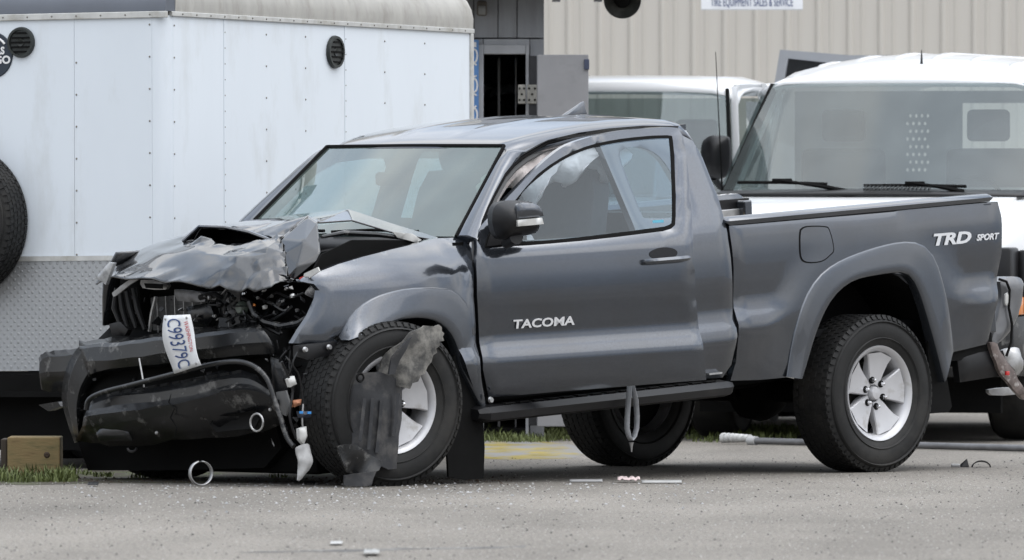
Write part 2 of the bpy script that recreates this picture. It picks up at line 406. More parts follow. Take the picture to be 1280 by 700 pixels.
# ------------------------------------------------------------------ big building with beige metal siding
YB = 78.0
SIDING = mat('beige_metal_siding', (.53, .505, .462), .5, var=.04, vscale=1.2, dirt=(.44, .415, .38), dscale=1.5, dlo=.5, dhi=.9, stretch=(3, 1, .25))
bx0 = W(590, 0, YB).x
bld = empty('industrial_building', Matrix.Translation((0, YB, 0)), 'large building clad in beige ribbed metal siding', 'building')
pw = 39.0 / (FPX / YB)
prof = [(0, 0), (.018, -.020), (.042, -.020), (.060, 0)]
mb = MB()
pts = [(a, b) for a, b in prof] + [(pw * .5 - .012, 0), (pw * .5 - .006, -.008), (pw * .5 + .006, -.008), (pw * .5 + .012, 0), (pw - .002, 0)]
ring0 = [(x, y, 0) for x, y in pts] + [(pw - .002, .03, 0), (0, .03, 0)]
ring1 = [(x, y, 7.5) for x, y, z in ring0]
mb.loft([ring0, ring1])
p0 = mb.build('siding_panel', SIDING, bld, smooth=None); p0.location = (bx0, 0, 0)
for i in range(1, 30):
    c = p0.copy(); COL.objects.link(c); c.parent = bld; c.location = (bx0 + pw * i, 0, 0)
mb = MB(); mb.box(bx0 - 14, bx0 + pw * 30, .05, 12, 0, 7.5); mb.build('building_shell', SIDING, bld, smooth=None)
mb = MB(); mb.box(bx0 - 14.2, bx0 + pw * 30 + .2, -.3, 12.2, 7.5, 7.75); mb.build('roof', mat('roof_metal', (.2, .2, .2), .6), bld, smooth=None)

# ------------------------------------------------------------------ grey shed
YS = 56.0
SHEDM = mat('grey_shed_boards', (.30, .31, .33), .75, var=.10, vscale=6, dirt=(.22, .22, .23), dscale=4, dlo=.5, dhi=.75, stretch=(3, 1, .4))
SHEDT = mat('grey_shed_trim', (.40, .41, .43), .7, var=.1, vscale=8)
SHEDD = mat('grey_door_paint', (.24, .24, .25), .6, var=.08, vscale=5, dirt=(.19, .19, .195), dscale=6, dlo=.55, dhi=.8)
shed = empty('shed', Matrix.Translation((W(620, 0, YS).x, YS, 0)), 'grey boarded shed with an open doorway behind the white trailer', 'shed')
ox = W(620, 0, YS).x
def sx(u): return W(u, 0, YS).x - ox
def sz(v): return W(640, v, YS).z
top = sz(-14)
def shedbox(name, u0, u1, z0, z1, y0, y1, m, bev=0): return MB().box(sx(u0), sx(u1), y0, y1, z0, z1).build(name, m, shed, smooth=None, bevel=bev)
shedbox('back_wall', 440, 680, 0, top, 3.9, 4.0, SHEDM); shedbox('side_wall', 674, 680, 0, top, .05, 3.9, SHEDM); shedbox('side_wall', 440, 446, 0, top, .05, 3.9, SHEDM)
shedbox('floor', 440, 680, .0, .06, .05, 3.9, SOOT)
for i, (a, b) in enumerate([(440, 470), (471, 500), (501, 530), (531, 560), (561, 585), (585.6, 604)]):
    shedbox('wall_board', a, b, 0, sz(48.6), (0, .004)[i % 2], .05, SHEDM, .004)
for i, (a, b) in enumerate([(440, 470), (471, 500), (501, 530), (531, 560), (561, 592), (592.8, 622), (622.8, 646), (646.8, 680)]):
    shedbox('wall_board', a, b, sz(47.2), top, (.004, 0)[i % 2], .05, SHEDM, .004)
shedbox('wall_board', 662.5, 680, 0, sz(48.6), 0, .05, SHEDM, .004)
shedbox('door_header', 604.4, 662, sz(68), sz(48.6), .002, .05, SHEDT, .004)
shedbox('door_casing', 598, 604.5, 0, sz(55.5), -.035, -.002, SHEDT, .004); shedbox('door_casing', 604.7, 657, sz(67.5), sz(56), -.035, -.002, SHEDT, .004)
shedbox('door_casing', 657.2, 661, 0, sz(56), -.035, -.002, SHEDT, .004)
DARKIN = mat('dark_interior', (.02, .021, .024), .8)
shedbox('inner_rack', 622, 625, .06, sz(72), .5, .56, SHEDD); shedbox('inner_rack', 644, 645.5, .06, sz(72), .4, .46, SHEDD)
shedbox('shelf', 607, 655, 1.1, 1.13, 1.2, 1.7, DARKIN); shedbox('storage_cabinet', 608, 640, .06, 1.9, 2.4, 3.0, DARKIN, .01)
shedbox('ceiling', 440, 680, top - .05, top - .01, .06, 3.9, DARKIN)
# open leaf to the right of the doorway: double leaf, both hinge plates show
leaf = shedbox('door_leaf', 671.5, 735, .08, sz(69.5), -.36, -.31, SHEDD, .004)
MB().box(sx(671.7), sx(673), -.3095, -.29, .1, sz(72)).build('stiffener', SHEDT, leaf, smooth=None)
MB().box(sx(729.5), sx(736), -.375, -.3605, sz(88), sz(75)).build('latch', mat('dark_blue_latch', (.04, .05, .09), .5), leaf, smooth=None, bevel=.004)
jl = shedbox('door_jamb_leaf', 661.5, 671, .08, sz(70), -.10, -.06, mat('dark_edge', (.025, .026, .03), .6), .004)
for (a, b) in ((647.5, 657), (659, 671)):
    h = MB().box(sx(a), sx(b), -.112, -.101, sz(130), sz(106)).build('hinge_plate', mat('galvanised_hinge', (.34, .33, .30), .55, .3, var=.2, vscale=30), shed, smooth=None, bevel=.004)
    bm_ = MB()
    for q in (.2, .5, .8):
        for hh in (.3, .8):
            xx = sx(a) + (sx(b) - sx(a)) * q if hh < .5 else sx(a) + (sx(b) - sx(a)) * (1 - q); zz = sz(130) + (sz(106) - sz(130)) * (q if hh < .5 else q)
            bm_.tube([(xx, -.112, zz), (xx, -.117, zz)], .006, 8)
    bm_.build('bolt', SOOT, h)
# eave running on to the right
EAVE = mat('dark_eave', (.085, .088, .095), .7, var=.2, vscale=5)
MB().box(sx(420), sx(812), -.46, -.42, sz(1.0), sz(-20)).build('fascia', EAVE, shed, smooth=None)
MB().hexa([(sx(420), -.419, sz(-6)), (sx(812), -.419, sz(-6)), (sx(812), 4.3, sz(-6) + 1.3), (sx(420), 4.3, sz(-6) + 1.3), (sx(420), -.419, sz(-18)), (sx(812), -.419, sz(-18)), (sx(812), 4.3, sz(-18) + 1.3), (sx(420), 4.3, sz(-18) + 1.3)]).build('roof', EAVE, shed, smooth=None)
shedbox('rafter_tail', 690, 700, sz(3.4), sz(-1), -.40, -.2, SHEDT); shedbox('rafter_tail', 742, 752, sz(3.4), sz(-1), -.40, -.2, SHEDT)
# eave lamp fixture over the trailer end
fx = MB().box(sx(596), sx(609), -.16, -.001, sz(20), sz(1.5)).build('eave_fixture', mat('brown_fixture', (.10, .085, .07), .6, var=.3, vscale=20), shed, bevel=.012)
MB().box(sx(598), sx(607), -.175, -.1605, sz(19), sz(8)).build('fixture_lens', mat('grey_lens', (.2, .2, .19), .3), fx, bevel=.004)
# tall narrow blue sign with white figures
sgn = empty('blue_sign', Matrix.Translation((ox, YS, 0)), 'tall narrow blue board with white ring shapes on the shed wall', 'sign')
MB().box(sx(587), sx(598.5), -.065, -.05, sz(190), sz(50)).build('board', mat('sign_blue', (.09, .22, .48), .5, var=.12, vscale=10), sgn, smooth=None)
WH = mat('sign_white', (.72, .72, .72), .5)
for i, vv in enumerate((70, 88, 107, 126, 144, 162)):
    mb = MB(); r0 = 3.6 / 225; P = []
    for k in range(15):
        a = -2.3 + 4.6 * k / 14 + (math.pi if i % 2 else 0) if i else 2 * math.pi * k / 14
        P.append((sx(593) + r0 * math.cos(a), -.068, sz(vv) + 8.2 / 225 * math.sin(a)))
    mb.tube(P, .0055, 6); mb.build('white_figure', WH, sgn)
MB().box(sx(590.5), sx(595.5), -.072, -.0655, sz(59), sz(53)).build('white_figure', WH, sgn, smooth=None)

# dark round dish hung below the eave
YD = 55.75
dsh = empty('hanging_dish', Matrix.Translation(W(778, 0, YD)), 'dark round dish hanging below the shed eave', 'dish')
mb = MB(); r = 23.5 / (FPX / YD)
mb.lathe([(0.001, .05), (r * .35, .048), (r * .6, .036), (r * .85, .015), (r, -.02), (r * .98, -.03), (r * .8, -.01), (r * .5, .012), (0.001, .022)], 40, 'y')
mb.build('bowl', mat('dark_dish', (.035, .037, .033), .55, var=.3, vscale=8, dirt=(.09, .09, .08), dscale=9, dlo=.5, dhi=.7), dsh)
MB().tube([(0, .02, r * .9), (0, .02, .13)], .008, 8).build('hanger', SOOT, dsh)
mb = MB(); mb.lathe([(.001, .03), (.03, .03), (.045, -.012), (.03, -.03), (.001, -.035)], 20, 'y'); mb.build('lamp_socket', SOOT, dsh)

# sign hanging at the top edge
YG = 62.0
s_ = FPX / YG
sg = empty('shop_sign', Matrix.Translation((W(940, 0, YG).x, YG, W(940, 12.5, YG).z)), 'white board with blue serif lettering in front of the beige siding', 'sign')
MB().box(-63.5 / s_, 63.5 / s_, 0, .03, 0, .34).build('board', mat('sign_board_white', (.74, .75, .77), .5, var=.04, vscale=5), sg, smooth=None)
MB().box(-63.5 / s_, 63.5 / s_, -.006, -.0005, 0, .006).build('frame', mat('sign_frame', (.45, .46, .48), .4), sg, smooth=None)
NAVY = mat('sign_navy', (.06, .09, .20), .5)
text('lettering', 'TIRE EQUIPMENT SALES & SERVICE', .070, axes((0, -.002, .045), (1, 0, 0), (0, 0, 1), (0, -1, 0)), NAVY, sg, sx=.47)
for xx in (-.25, .25): MB().tube([(xx, .015, .34), (xx, .015, 1.6)], .006, 6).build('hanger_rod', STEEL, sg)
MB().box(-6.0, 3.0, -.06, .10, 1.6, 1.8).build('support_beam', mat('beam_grey', (.2, .2, .2), .6), sg, smooth=None, bevel=.005)
for xx in (-5.9, 2.9): MB().box(xx - .05, xx + .05, -.04, .08, -sg.location.z, 1.6).build('support_post', MATS['beam_grey'], sg, smooth=None, bevel=.005)

# ------------------------------------------------------------------ trailer
TD = R(62)
tc0 = W(208, 300, 49.6)
TM = Matrix.Translation((tc0.x, tc0.y, 0)) @ Matrix.Rotation(TD, 4, 'Z') @ Matrix.Rotation(R(.75), 4, 'Y') @ Matrix.Rotation(R(-.6), 4, 'X')
trailer = empty('cargo_trailer', TM, 'white enclosed cargo trailer with diamond plate nose guard and spare wheel', 'trailer')
TW = mat('trailer_white', (.69, .74, .79), .34, coat=.3, var=.02, vscale=2, dirt=(.52, .54, .54), dscale=3.2, dlo=.52, dhi=.85, bump=.004, bscale=2.2, stretch=(1, 1, .35))
TROOF = mat('weathered_roof_cove', (.36, .35, .325), .65, var=.14, vscale=3, dirt=(.21, .195, .165), dscale=2.6, dlo=.5, dhi=.8, stretch=(3, 3, 1))
TBAND = mat('blue_grey_nose_band', (.10, .112, .135), .5, var=.08, vscale=4)
TTRIM = mat('aluminium_trim', (.58, .58, .56), .4, .5, var=.12, vscale=10, dirt=(.33, .31, .26), dscale=6, dlo=.5, dhi=.75)
RIV = mat('dull_rivet', (.22, .21, .19), .5, .5)
def tz(v): return W(208, v, 49.6).z
ZT, ZB, ZG = tz(18.5), tz(463), tz(322)
TL, TWD, RC = 3.16, 1.9, .075
def t_at(u):      # distance along the side wall seen at pixel column u
    return frame_px(TM, u, 150, 1, 0).x
def y_at(u): return frame_px(TM, u, 150, 0, 0).y
seams = [RC, t_at(281), t_at(432), TL]
for a, b in zip(seams[:-1], seams[1:]):
    MB().box(a + .001, b - .001, 0, .03, ZB, ZT).build('side_panel', TW, trailer, smooth=None)
MB().box(t_at(281) - .010, t_at(281) + .010, -.0025, -.0003, ZB, ZT).build('seam_strip', TW, trailer, smooth=None)
MB().box(t_at(432) - .010, t_at(432) + .010, -.0025, -.0003, ZB, ZT).build('seam_strip', TW, trailer, smooth=None)
# front wall: rounded corner post then panels
mb = MB(); ring = [(RC - RC * math.cos(a), RC - RC * math.sin(a)) for a in [i * math.pi / 2 / 8 for i in range(9)]]
ring = [(x, y) for x, y in ring]; inner = [(RC - (RC - .02) * math.cos(a), RC - (RC - .02) * math.sin(a)) for a in [i * math.pi / 2 / 8 for i in range(9)]][::-1]
lp = ring + inner
mb.loft([[(x, y, ZB) for x, y in lp], [(x, y, ZT) for x, y in lp]]); mb.build('corner_post', TW, trailer, smooth=50)
ycol = y_at(93)
for a, b in ((RC, ycol), (ycol, 1.12), (1.12, TWD)):
    MB().box(0, .03, a + .001, b - .001, ZG - .01, ZT).build('front_panel', TW, trailer, smooth=None)
MB().box(0, TL, TWD - .03, TWD, ZB, ZT).build('far_side_wall', TW, trailer, smooth=None)
MB().box(TL - .03, TL, .031, TWD - .031, ZB, ZT).build('rear_wall', TW, trailer, smooth=None)
MB().box(TL, TL + .035, -.012, TWD + .012, ZB, ZT).build('rear_frame', TTRIM, trailer, smooth=None, bevel=.01)
# diamond plate
def diamond():
    m = bpy.data.materials.new('diamond_plate'); m.use_nodes = True; N = m.node_tree.nodes; L = m.node_tree.links; b = N['Principled BSDF']
    b.inputs['Base Color'].default_value = (.40, .41, .42, 1); b.inputs['Metallic'].default_value = .6; b.inputs['Roughness'].default_value = .42
    tc = N.new('ShaderNodeTexCoord'); out = []
    for sgn_ in (1, -1):
        mp = N.new('ShaderNodeMapping'); mp.inputs['Rotation'].default_value = (R(45 * sgn_), 0, 0); mp.inputs['Scale'].default_value = (1, 1, 1)
        L.new(tc.outputs['Object'], mp.inputs['Vector'])
        v = N.new('ShaderNodeSeparateXYZ'); L.new(mp.outputs[0], v.inputs[0])
        def wv(sock, per, thr):
            a = N.new('ShaderNodeMath'); a.operation = 'MULTIPLY'; a.inputs[1].default_value = 2 * math.pi / per; L.new(sock, a.inputs[0])
            q = N.new('ShaderNodeMath'); q.operation = 'COSINE'; L.new(a.outputs[0], q.inputs[0])
            r_ = N.new('ShaderNodeMapRange'); r_.interpolation_type = 'SMOOTHSTEP'; r_.inputs['From Min'].default_value = thr; r_.inputs['From Max'].default_value = thr + .35; L.new(q.outputs[0], r_.inputs['Value']); return r_.outputs[0]
        a = N.new('ShaderNodeMath'); a.operation = 'MULTIPLY'; L.new(wv(v.outputs['Y'], .029, .0), a.inputs[0]); L.new(wv(v.outputs['Z'], .029, .55), a.inputs[1]); out.append(a.outputs[0])
    sm = N.new('ShaderNodeMath'); sm.operation = 'MAXIMUM'; L.new(out[0], sm.inputs[0]); L.new(out[1], sm.inputs[1])
    bp = N.new('ShaderNodeBump'); bp.inputs['Distance'].default_value = .0045; L.new(sm.outputs[0], bp.inputs['Height']); L.new(bp.outputs[0], b.inputs['Normal'])
    return m
MB().box(-.006, .03, .012, TWD, ZB, ZG).build('diamond_plate_guard', diamond(), trailer, smooth=None)
MB().box(-.011, -.0065, .012, TWD, ZG - .012, ZG + .012).build('guard_trim', TTRIM, trailer, smooth=None)
# roof: coves along the side, dark band over the nose, trims
mb = MB(); cov = [(-.006, 0), (-.008, .05), (.004, .10), (.03, .145), (.07, .175), (.14, .19)]
st = [(x, ) for x in (0,)]
rings = []
for xx in (0.09, TL + .03):
    rings.append([(xx, y, ZT + .02 + z) for y, z in cov] + [(xx, TWD - y, ZT + .02 + z) for y, z in cov[::-1]])
mb.loft(rings); mb.build('roof', TROOF, trailer, smooth=50)
mb = MB(); rings = []
for yy in (-.004, TWD):
    rings.append([(-.006, yy, ZT + .021), (-.002, yy, ZT + .06), (.03, yy, ZT + .13), (.089, yy, ZT + .17), (.089, yy, ZT + .021)])
mb.loft(rings); mb.build('nose_band', TBAND, trailer, smooth=50)
MB().box(.05, TL + .034, -.013, .012, ZT - .004, ZT + .02).build('top_trim', TTRIM, trailer, smooth=None, bevel=.003)
MB().box(-.013, .012, -.010, TWD, ZT - .012, ZT + .02).build('top_trim', TTRIM, trailer, smooth=None, bevel=.003)
rv = MB()
def rivcol(pos, along, z0, dz, n):
    for i in range(n):
        z = z0 - dz * i
        if along == 'x': rv.tube([(pos, -.0005, z), (pos, -.0035, z)], [.0055, .0035], 8)
        else: rv.tube([(-.0005, pos, z), (-.0035, pos, z)], [.0055, .0035], 8)
for u, n, dz in ((281, 18, .0785), (333, 9, .158), (382, 9, .158), (432, 18, .0785), (481, 9, .158), (531, 9, .158)):
    rivcol(t_at(u), 'x', tz(36), dz, n)
rivcol(RC + .012, 'x', tz(31), .158, 9); rivcol(RC + .014, 'y', tz(30), .158, 9); rivcol(ycol - .012, 'y', tz(76), .158, 8); rivcol(1.108, 'y', tz(76), .158, 8)
for xx in np.arange(.15, TL, .14): rv.tube([(xx, -.0135, ZT + .008), (xx, -.0165, ZT + .008)], [.005, .0035], 8)
for yy in np.arange(.08, TWD, .14): rv.tube([(-.0135, yy, ZT + .004), (-.0165, yy, ZT + .004)], [.005, .0035], 8)
o = rv.build('rivet_rows', RIV, trailer); o['kind'] = 'stuff'
def vent(x, y, z, r, along):
    mb = MB(); mb.lathe([(.001, .010), (r * .25, .014), (r * .3, .010), (r * .78, .010), (r * .8, .018), (r * .95, .018), (r, .006), (r, 0)], 32, 'y')
    M = Matrix.Translation((x, y, z)) @ (Matrix.Rotation(math.pi, 4, 'Z') if along == 'x' else Matrix.Rotation(math.pi / 2, 4, 'Z'))
    o = mb.build('vent', mat('black_vent', (.018, .022, .020), .4, var=.3, vscale=30), trailer, M=M)
    for k in range(5):
        zz = (k - 2) * r * .3; ww = math.sqrt(max(1e-5, (r * .76) ** 2 - zz * zz))
        MB().box(-ww, ww, .010, .019, zz - .004, zz + .004).build('louvre', SOOT, o, smooth=None, M=M)
p = frame_px(TM, 418, 65, 1, -.003); vent(p.x, p.y, p.z, .084, 'x')
p = frame_px(TM, 27, 53, 0, -.003); vent(p.x, p.y, p.z, .077, 'y')
# round maker's emblem, cut by the picture edge
p = frame_px(TM, -9, 69, 0, -.003)
lg = MB().lathe([(.001, .004), (.112, .004), (.115, 0)], 40, 'y').build('emblem', mat('emblem_dark', (.02, .03, .045), .4), trailer, M=Matrix.Translation(p) @ Matrix.Rotation(math.pi / 2, 4, 'Z'))
FX = axes((0, 0, 0), (0, -1, 0), (0, 0, 1), (-1, 0, 0))
text('lettering', 'WELLS', .050, Matrix.Translation(p + Vector((-.0055, 0, .020))) @ FX, WH, lg, bold=.002, sx=.95)
text('lettering', 'CARGO', .054, Matrix.Translation(p + Vector((-.0055, 0, -.026))) @ FX, WH, lg, bold=.002, sx=1.10)
mb = MB(); P = [p + Vector((-.006, .090 * math.cos(a), .090 * math.sin(a))) for a in np.linspace(.6, 2.5, 16)]; mb.tube(P, .006, 6); mb.build('emblem_arc', WH, lg)
# spare wheel
def tyre_mesh(Rt, wd, rr, n=72, tread=True, rows=5):
    mb = MB(); h = wd / 2
    side_ = [(rr - .006, -h * .72), (rr + .012, -h * .86), (rr + (Rt - rr) * .35, -h * 1.0), (rr + (Rt - rr) * .65, -h * 1.0), (Rt - .035, -h * .93), (Rt - .014, -h * .84), (Rt - .006, -h * .68)]
    pr = side_ + [(Rt - .004, -h * .3), (Rt - .004, h * .3)] + [(r_, -y) for r_, y in side_[::-1]]
    mb.lathe(pr, n, 'y')
    # raised sidewall rings and bars of lettering
    for rk in (.28, .78):
        r1 = rr + (Rt - rr) * rk
        for s in (-1, 1): mb.lathe([(r1 - .006, s * h * .955), (r1, s * (h * .99 + .004)), (r1 + .006, s * h * .96)], n, 'y')
    if tread:
        nb = 62
        for i in range(nb):
            for j in range(rows):
                yc = (j - (rows - 1) / 2) * wd * .84 / rows; a = 2 * math.pi * (i + .5 * (j % 2)) / nb; da = math.pi / nb * .80; hw = wd * .32 / rows
                V = []
                for rad in (Rt - .012, Rt - .0005):
                    for (ya, aa) in ((-hw, -da), (hw, -da * .7), (hw, da), (-hw, da * .7)):
                        V.append((rad * math.cos(a + aa), yc + ya, rad * math.sin(a + aa)))
                mb.hexa(V)
            for s in (-1, 1):   # shoulder lugs
                a = 2 * math.pi * (i + .25) / nb; da = math.pi / nb * .62; V = []
                for (rad, y0, y1) in ((Rt - .022, h * .76, h * .935), (Rt - .003, h * .70, h * .84)):
                    q = [(y0, -da), (y1, -da), (y1, da), (y0, da)]
                    for ya, aa in q: V.append((rad * math.cos(a + aa), s * ya, rad * math.sin(a + aa)))
                mb.hexa(V)
    return mb
p = frame_px(TM, -58, 277, 0, -.10)
SM = Matrix.Translation(p) @ Matrix.Rotation(math.pi / 2, 4, 'Z')
mb = MB(); mb.lathe([(.001, -.02), (.09, -.02), (.12, .03), (.17, .03), (.19, .06), (.205, .07), (.2, -.06)], 36, 'y')
rim = mb.build('spare_wheel', WHITEP, trailer, M=SM)
tyre_mesh(.38, .20, .20).build('tyre', RUBBER, rim, M=SM, smooth=35)
MB().box(-.05, 0, p.y - .06, p.y + .06, p.z - .06, p.z + .06).build('spare_carrier', SOOT, trailer, smooth=None)
# underframe, axle, wheels, tongue and jack
MB().box(.02, TL, .05, .15, ZB - .13, ZB - .002).build('frame_rail', SOOT, trailer, smooth=None); MB().box(.02, TL, TWD - .15, TWD - .05, ZB - .13, ZB - .002).build('frame_rail', SOOT, trailer, smooth=None)
MB().box(.0, .10, .151, TWD - .151, ZB - .13, ZB - .002).build('cross_member', SOOT, trailer, smooth=None); MB().box(.16, TL - .1, .151, TWD - .151, ZB - .03, ZB - .002).build('floor_pan', SOOT, trailer, smooth=None)
for yy in (.20, TWD - .20):
    M = Matrix.Translation((1.95, yy, .335)); rm = MB().lathe([(.001, -.02), (.12, -.02), (.17, .03), (.195, .06), (.195, -.06)], 28, 'y').build('wheel', WHITEP, trailer, M=M); tyre_mesh(.33, .19, .19, 40, False).build('tyre', RUBBER, rm, M=M)
MB().tube([(1.95, .25, .335), (1.95, TWD - .25, .335)], .035, 10).build('axle', SOOT, trailer)
MB().add([(.05, .35, ZB - .10), (.05, .43, ZB - .10), (-1.1, .98, ZB - .10), (-1.1, .92, ZB - .10), (.05, .35, ZB - .02), (.05, .43, ZB - .02), (-1.1, .98, ZB - .02), (-1.1, .92, ZB - .02)], [(3, 2, 1, 0), (4, 5, 6, 7), (0, 1, 5, 4), (1, 2, 6, 5), (2, 3, 7, 6), (3, 0, 4, 7)]).build('tongue_bar', SOOT, trailer, smooth=None)
MB().add([(.05, 1.55, ZB - .10), (.05, 1.47, ZB - .10), (-1.1, .93, ZB - .11), (-1.1, .99, ZB - .11), (.05, 1.55, ZB - .03), (.05, 1.47, ZB - .03), (-1.1, .93, ZB - .03), (-1.1, .99, ZB - .03)], [(3, 2, 1, 0), (4, 5, 6, 7), (0, 1, 5, 4), (1, 2, 6, 5), (2, 3, 7, 6), (3, 0, 4, 7)]).build('tongue_bar', SOOT, trailer, smooth=None)
MB().tube([(-.9, .95, .03), (-.9, .95, .75)], .03, 10).build('jack', SOOT, trailer)
MB().box(.11, .125, .16, TWD - .16, .10, ZB - .031).build('shade_skirt', SOOT, trailer, smooth=None)  # skirt added to block light, so the space under the nose stays dark
MB().box(.15, TL - .3, .152, .165, .16, ZB - .031).build('shade_skirt', SOOT, trailer, smooth=None)  # side skirt, also added to keep the underside in shade

# timber block near the trailer
p0 = G(6, 600); p1 = G(75, 600)
blk = empty('timber_block', Matrix.Translation((p0.x, p0.y, 0)), 'weathered tan timber block with a dark knot on the grass', 'timber')
WOOD = mat('weathered_timber', (.22, .155, .07), .85, var=.45, vscale=6, dirt=(.075, .07, .03), dscale=6, dlo=.42, dhi=.66, bump=.002, bscale=20, stretch=(1, 1, 6))
hh = (600 - 546.5) / (FPX / p0.y)
MB().box(.012, p1.x - p0.x, 0, .30, .0, hh).build('timber', WOOD, blk, smooth=None, bevel=.006)
kx, kz = (58 - 6) / 260, hh - 22 / 260
MB().lathe([(.001, .004), (.008, .005), (.013, .001), (.016, -.001)], 14, 'y').build('knot', mat('knot_dark', (.035, .02, .01), .8), blk, M=Matrix.Translation((kx, -.0005, kz)) @ Matrix.Rotation(math.pi, 4, 'Z'))
MB().box(-.02, .010, .02, .28, 0, hh - .01).build('end_board', mat('dark_wet_wood', (.03, .022, .014), .8), blk, smooth=None, bevel=.004)

# blocks seen under the truck, far behind
def farblock(name, u0, u1, v0, v1, Y, m, label, cat):
    a = W(u0, v1, Y); b = W(u1, v0, Y); a.z = max(a.z, 0)
    o = MB().box(0, b.x - a.x, 0, .35, 0, b.z).build(name, m, None, smooth=None, bevel=.012); o.location = (a.x, Y, 0); tag(o, label, cat); return o
gy = G(640, 536).y
farblock('concrete_block', 612, 650, 505, 536, gy + 1.5, mat('concrete', (.22, .22, .22), .85, var=.15, vscale=9, bump=.002, bscale=40), 'grey concrete block lying behind the moss patch', 'block')
farblock('timber_offcut', 668, 690, 508, 535, gy + 1.7, WOOD, 'short brown timber offcut lying past the moss patch', 'timber')
farblock('orange_crate', 858, 870, 512, 524, gy + 2.6, mat('orange_crate_plastic', (.42, .10, .03), .5), 'small orange box behind the far rear wheel', 'box')
farblock('cardboard_box', 1205, 1243, 492, 517, 63.0, mat('cardboard', (.34, .24, .15), .8, var=.1, vscale=8), 'brown cardboard box on the ground beyond the van', 'box')
farblock('white_box', 1246, 1264, 494, 517, 63.2, mat('white_carton', (.6, .6, .6), .7), 'white carton next to the brown cardboard box', 'box')

# old tar-filled cracks, a darker worn band and an oil stain on the asphalt
def ground_patch(name, pts, z, m, label, jit=.0, seed=1):
    rn = random.Random(seed); P = []
    for i in range(len(pts)):
        a, b = pts[i], pts[(i + 1) % len(pts)]
        for k in range(8):
            t = k / 8; P.append((a[0] + (b[0] - a[0]) * t + rn.gauss(0, jit * 6), a[1] + (b[1] - a[1]) * t + rn.gauss(0, jit)))
    Q = [G(u, v) for u, v in P]; o = MB().add([(q.x, q.y, z * .2) for q in Q], [tuple(range(len(Q)))]).build(name, m, None, smooth=None); tag(o, label, None, None, 'stuff')
TAR = mat('tar_crack', (.09, .087, .082), .8, var=.3, vscale=6, dirt=(.17, .165, .155), dscale=7, dlo=.48, dhi=.6, stretch=(1, .3, 1))
ground_patch('tar_crack', [(300, 690), (420, 687.5), (520, 685.5), (655, 683), (655, 684.6), (520, 687.2), (420, 689.8), (300, 691)], .004, TAR, 'dark tar line running across the asphalt', .35, 3)
0 and ground_patch('worn_band', [(-40, 622), (60, 624), (140, 630), (60, 632), (-40, 632.5)], .004, mat('darker_asphalt', (.135, .13, .124), .9, var=.2, vscale=14, dirt=(.19, .185, .175), dscale=9, dlo=.5, dhi=.62, stretch=(1, .3, 1)), 'darker worn band of asphalt', .5, 4)
OIL = mat('oil_stain_dark', (.08, .077, .073), .6, var=.3, vscale=5, dirt=(.16, .155, .15), dscale=3, dlo=.42, dhi=.58, stretch=(1, .3, 1))
0 and ground_patch('oil_stain', [(180, 609), (300, 607), (430, 609), (420, 613), (300, 614), (200, 613)], .0045, OIL, 'dark fluid stain under the crushed nose', .5, 5)
0 and ground_patch('tyre_scuff', [(600, 603), (760, 600.5), (960, 598), (1010, 597), (1010, 598.2), (800, 602), (640, 605)], .004, OIL, 'dark tyre scuff beside the running board', .25, 6)
0 and ground_patch('oil_stain', [(520, 630), (590, 629), (600, 633), (540, 635), (470, 634)], .004, OIL, 'faint stain on the open asphalt', .4, 7)
# ================================================================== WHITE VEHICLES BEHIND
VW = mat('vehicle_white_paint', (.78, .79, .80), .28, coat=.7, var=.02, vscale=3)
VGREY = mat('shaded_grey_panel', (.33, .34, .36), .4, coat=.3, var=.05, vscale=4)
def bar(a, b, ra, rb, depth):
    """tapered pillar between points a and b; ra/rb in-plane half-width vectors, depth vector inward"""
    a, b = Vector(a), Vector(b); ra, rb, d = Vector(ra), Vector(rb), Vector(depth)
    return MB().hexa([a - ra, a + ra, a + ra + d, a - ra + d, b - rb, b + rb, b + rb + d, b - rb + d])
def quadsheet(name, c, m, parent, bow=(0, 0, 0), n=12, k=8, thick=.006):
    """glass from 4 corners (bottom a, bottom b, top b, top a) bowed along vector"""
    a, b, c2, d = [Vector(x) for x in c]; bow = Vector(bow); V = []; F = []
    for j in range(k + 1):
        for i in range(n + 1):
            s, t = i / n, j / k; p = (a * (1 - s) + b * s) * (1 - t) + (d * (1 - s) + c2 * s) * t
            V.append(p + bow * (4 * s * (1 - s)) * (1 - .5 * t))
    for j in range(k):
        for i in range(n): q = j * (n + 1) + i; F.append((q, q + 1, q + n + 2, q + n + 1))
    return MB().add(V, F).build(name, m, parent, smooth=80)
def rrect(x, hw, z0, z1, r, k=3, tum=0.):
    P = []
    for cy, cz, a0 in ((hw - r, z0 + r, -90), (hw - r - tum, z1 - r, 0), (-hw + r + tum, z1 - r, 90), (-hw + r, z0 + r, 180)):
        for i in range(k + 1):
            a = R(a0 + 90 * i / k); P.append((x, cy + r * math.cos(a), cz + r * math.sin(a)))
    return P
def basic_wheel(parent, x, y, Rt, wd, s, m=None):
    M = Matrix.Translation((x, y, Rt)) @ (Matrix.Identity(4) if s > 0 else Matrix.Rotation(math.pi, 4, 'Z'))
    o = MB().lathe([(.001, .03), (.06, .04), (.09, .02), (Rt * .45, .03), (Rt * .55, .07), (Rt * .58, .09), (Rt * .56, -.08)], 28, 'y').build('wheel', m or STEEL, parent, M=M)
    tyre_mesh(Rt, wd, Rt * .56, 44, False).build('tyre', RUBBER, o, M=M)
